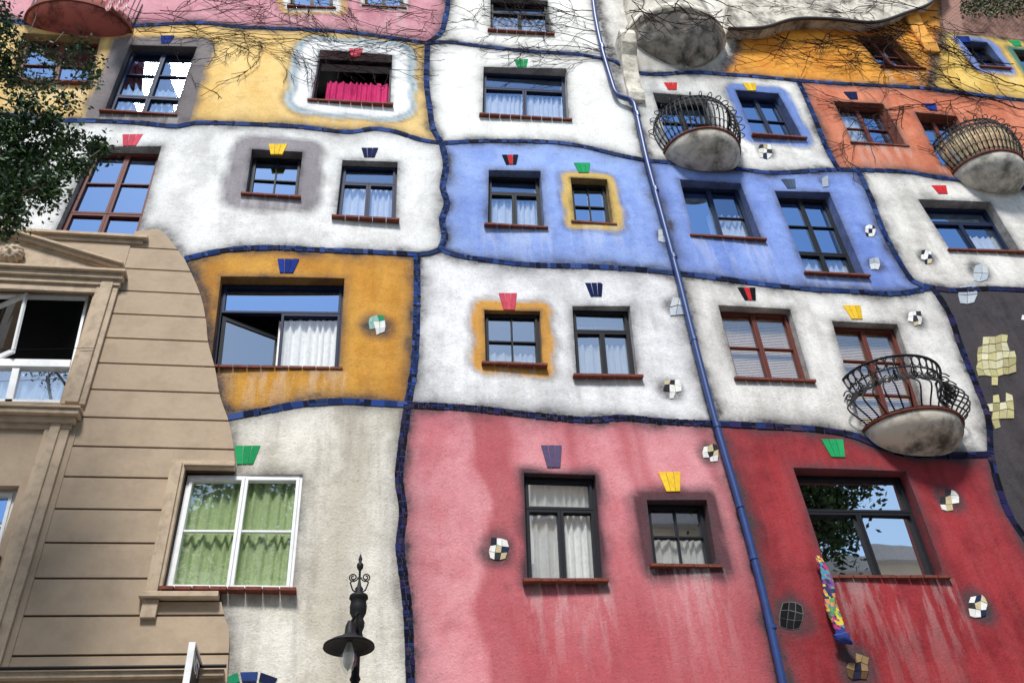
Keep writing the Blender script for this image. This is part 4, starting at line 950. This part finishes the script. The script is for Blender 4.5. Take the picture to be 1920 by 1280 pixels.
HS = [(-30, -15, 15.5), (-14.95, -3, 17.8), (-2.95, 6, 16.2), (6.05, 15, 18.6), (15.05, 26, 16.6), (26.05, 38, 15.0)]
LB = ['leftmost', 'second', 'third', 'fourth', 'fifth', 'rightmost']
for hi, (x0, x1, H) in enumerate(HS):
    OP = thing('facing_house', 'cream house across the street behind the viewpoint, %s of the row of six' % LB[hi], 'building', ((x0 + x1) / 2, -18, 0))
    m = MB(); m.box(x0, x1, -26, -18, 0, H); m.build('wall', CR, OP)
    m = MB(); m.box(x0 + .01, x1 - .01, -18, -17.6, H - .5, H + .1); m.build('cornice', WHITEF, OP)
    m = MB(); vs = [(x0, -17.9, H + .1), (x1, -17.9, H + .1), (x1, -22, H + 2.0), (x0, -22, H + 2.0), (x1, -26, H + .1), (x0, -26, H + .1)]
    m.add(vs, [(0, 1, 2, 3), (3, 2, 4, 5), (0, 3, 5), (1, 4, 2)]); m.build('roof', RF, OP)
    nx = max(2, int((x1 - x0) / 3.2))
    for fz in range(2, int((H - 1) / 3.1)):
        for fx in range(nx):
            x = x0 + (x1 - x0) * (fx + .5) / nx; z = .9 + fz * 3.1
            m = MB(); m.box(x - .75, x + .75, -17.99, -17.9, z, z + .12); m.box(x - .75, x - .6, -17.99, -17.9, z + .12, z + 2.0); m.box(x + .6, x + .75, -17.99, -17.9, z + .12, z + 2.0); m.box(x - .75, x + .75, -17.99, -17.9, z + 2.0, z + 2.15); m.box(x - .04, x + .04, -17.985, -17.93, z + .12, z + 2.0)
            wf = m.build('window', WHITEF, OP); m = MB(); m.add([(x - .6, -17.97, z + .12), (x + .6, -17.97, z + .12), (x + .6, -17.97, z + 2.0), (x - .6, -17.97, z + 2.0)], [(0, 1, 2, 3)]); m.build('pane', FP, wf)
def street_tree(x, y, zc3, r, label, nl=170):
    o = thing('street_tree', label, 'tree', (x, y, 0)); m = MB(); m.tube([(x, y, 0), (x + .1, y, zc3 * .5), (x, y, zc3)], [.25, .18, .06], 8)
    lf = MB(); rn = random.Random(int(x * 10))
    for k in range(34):
        v = Vector((rn.gauss(0, 1), rn.gauss(0, 1), rn.gauss(0, 1))).normalized() * r * rn.uniform(.2, 1.0); c = Vector((x, y, zc3)) + v
        m.tube([(x, y, zc3 - r * .6), tuple(c)], [.06, .01], 4)
        for _ in range(nl): leaf(lf, c + Vector((random.gauss(0, 1), random.gauss(0, 1), random.gauss(0, 1))) * r * .18, .13, [(.02, .05, .015), (.04, .09, .02)])
    m.build('trunk', BARK, o); lf.build('crown', LEAF, o)
street_tree(14.8, -15, 17.2, 2.7, 'green street tree behind the viewpoint, mirrored in the dark red wall window', 330)
street_tree(-4.0, -15, 15.8, 2.4, 'green street tree behind the viewpoint, mirrored in the white framed window')

# ---------------------------------------------------------------- camera and light
cd = bpy.data.cameras.new('Camera'); co = bpy.data.objects.new('Camera', cd); C.objects.link(co)
co.matrix_world = Matrix.Translation(CAM) @ M.to_4x4(); cd.lens = F / 1920 * 36; cd.sensor_width = 36; cd.clip_end = 1000
bpy.context.scene.camera = co
sd = M @ Vector((478 - 960, 640 - 150, -F)); sd.y = -sd.y; sd.normalize()     # high sun in front of the facade, slightly left
el = math.asin(sd.z)
sl = bpy.data.lights.new('Sun', 'SUN'); sl.energy = 5.0; sl.angle = math.radians(11); sl.color = (1, .97, .92)
so = bpy.data.objects.new('Sun', sl); C.objects.link(so); so.rotation_euler = sd.to_track_quat('Z', 'Y').to_euler(); so.location = (0, -20, 40)
w = bpy.data.worlds.new('World'); bpy.context.scene.world = w; w.use_nodes = True; n = w.node_tree
sk = n.nodes.new('ShaderNodeTexSky'); sk.sky_type = 'NISHITA'; sk.sun_disc = False; sk.sun_elevation = el; sk.sun_rotation = math.atan2(sd.x, sd.y)
sk.air_density = 1.5; sk.dust_density = .4; sk.ozone_density = 2.0
n.links.new(sk.outputs[0], n.nodes['Background'].inputs[0]); n.nodes['Background'].inputs[1].default_value = .15
bpy.context.scene.view_settings.view_transform = 'Standard'
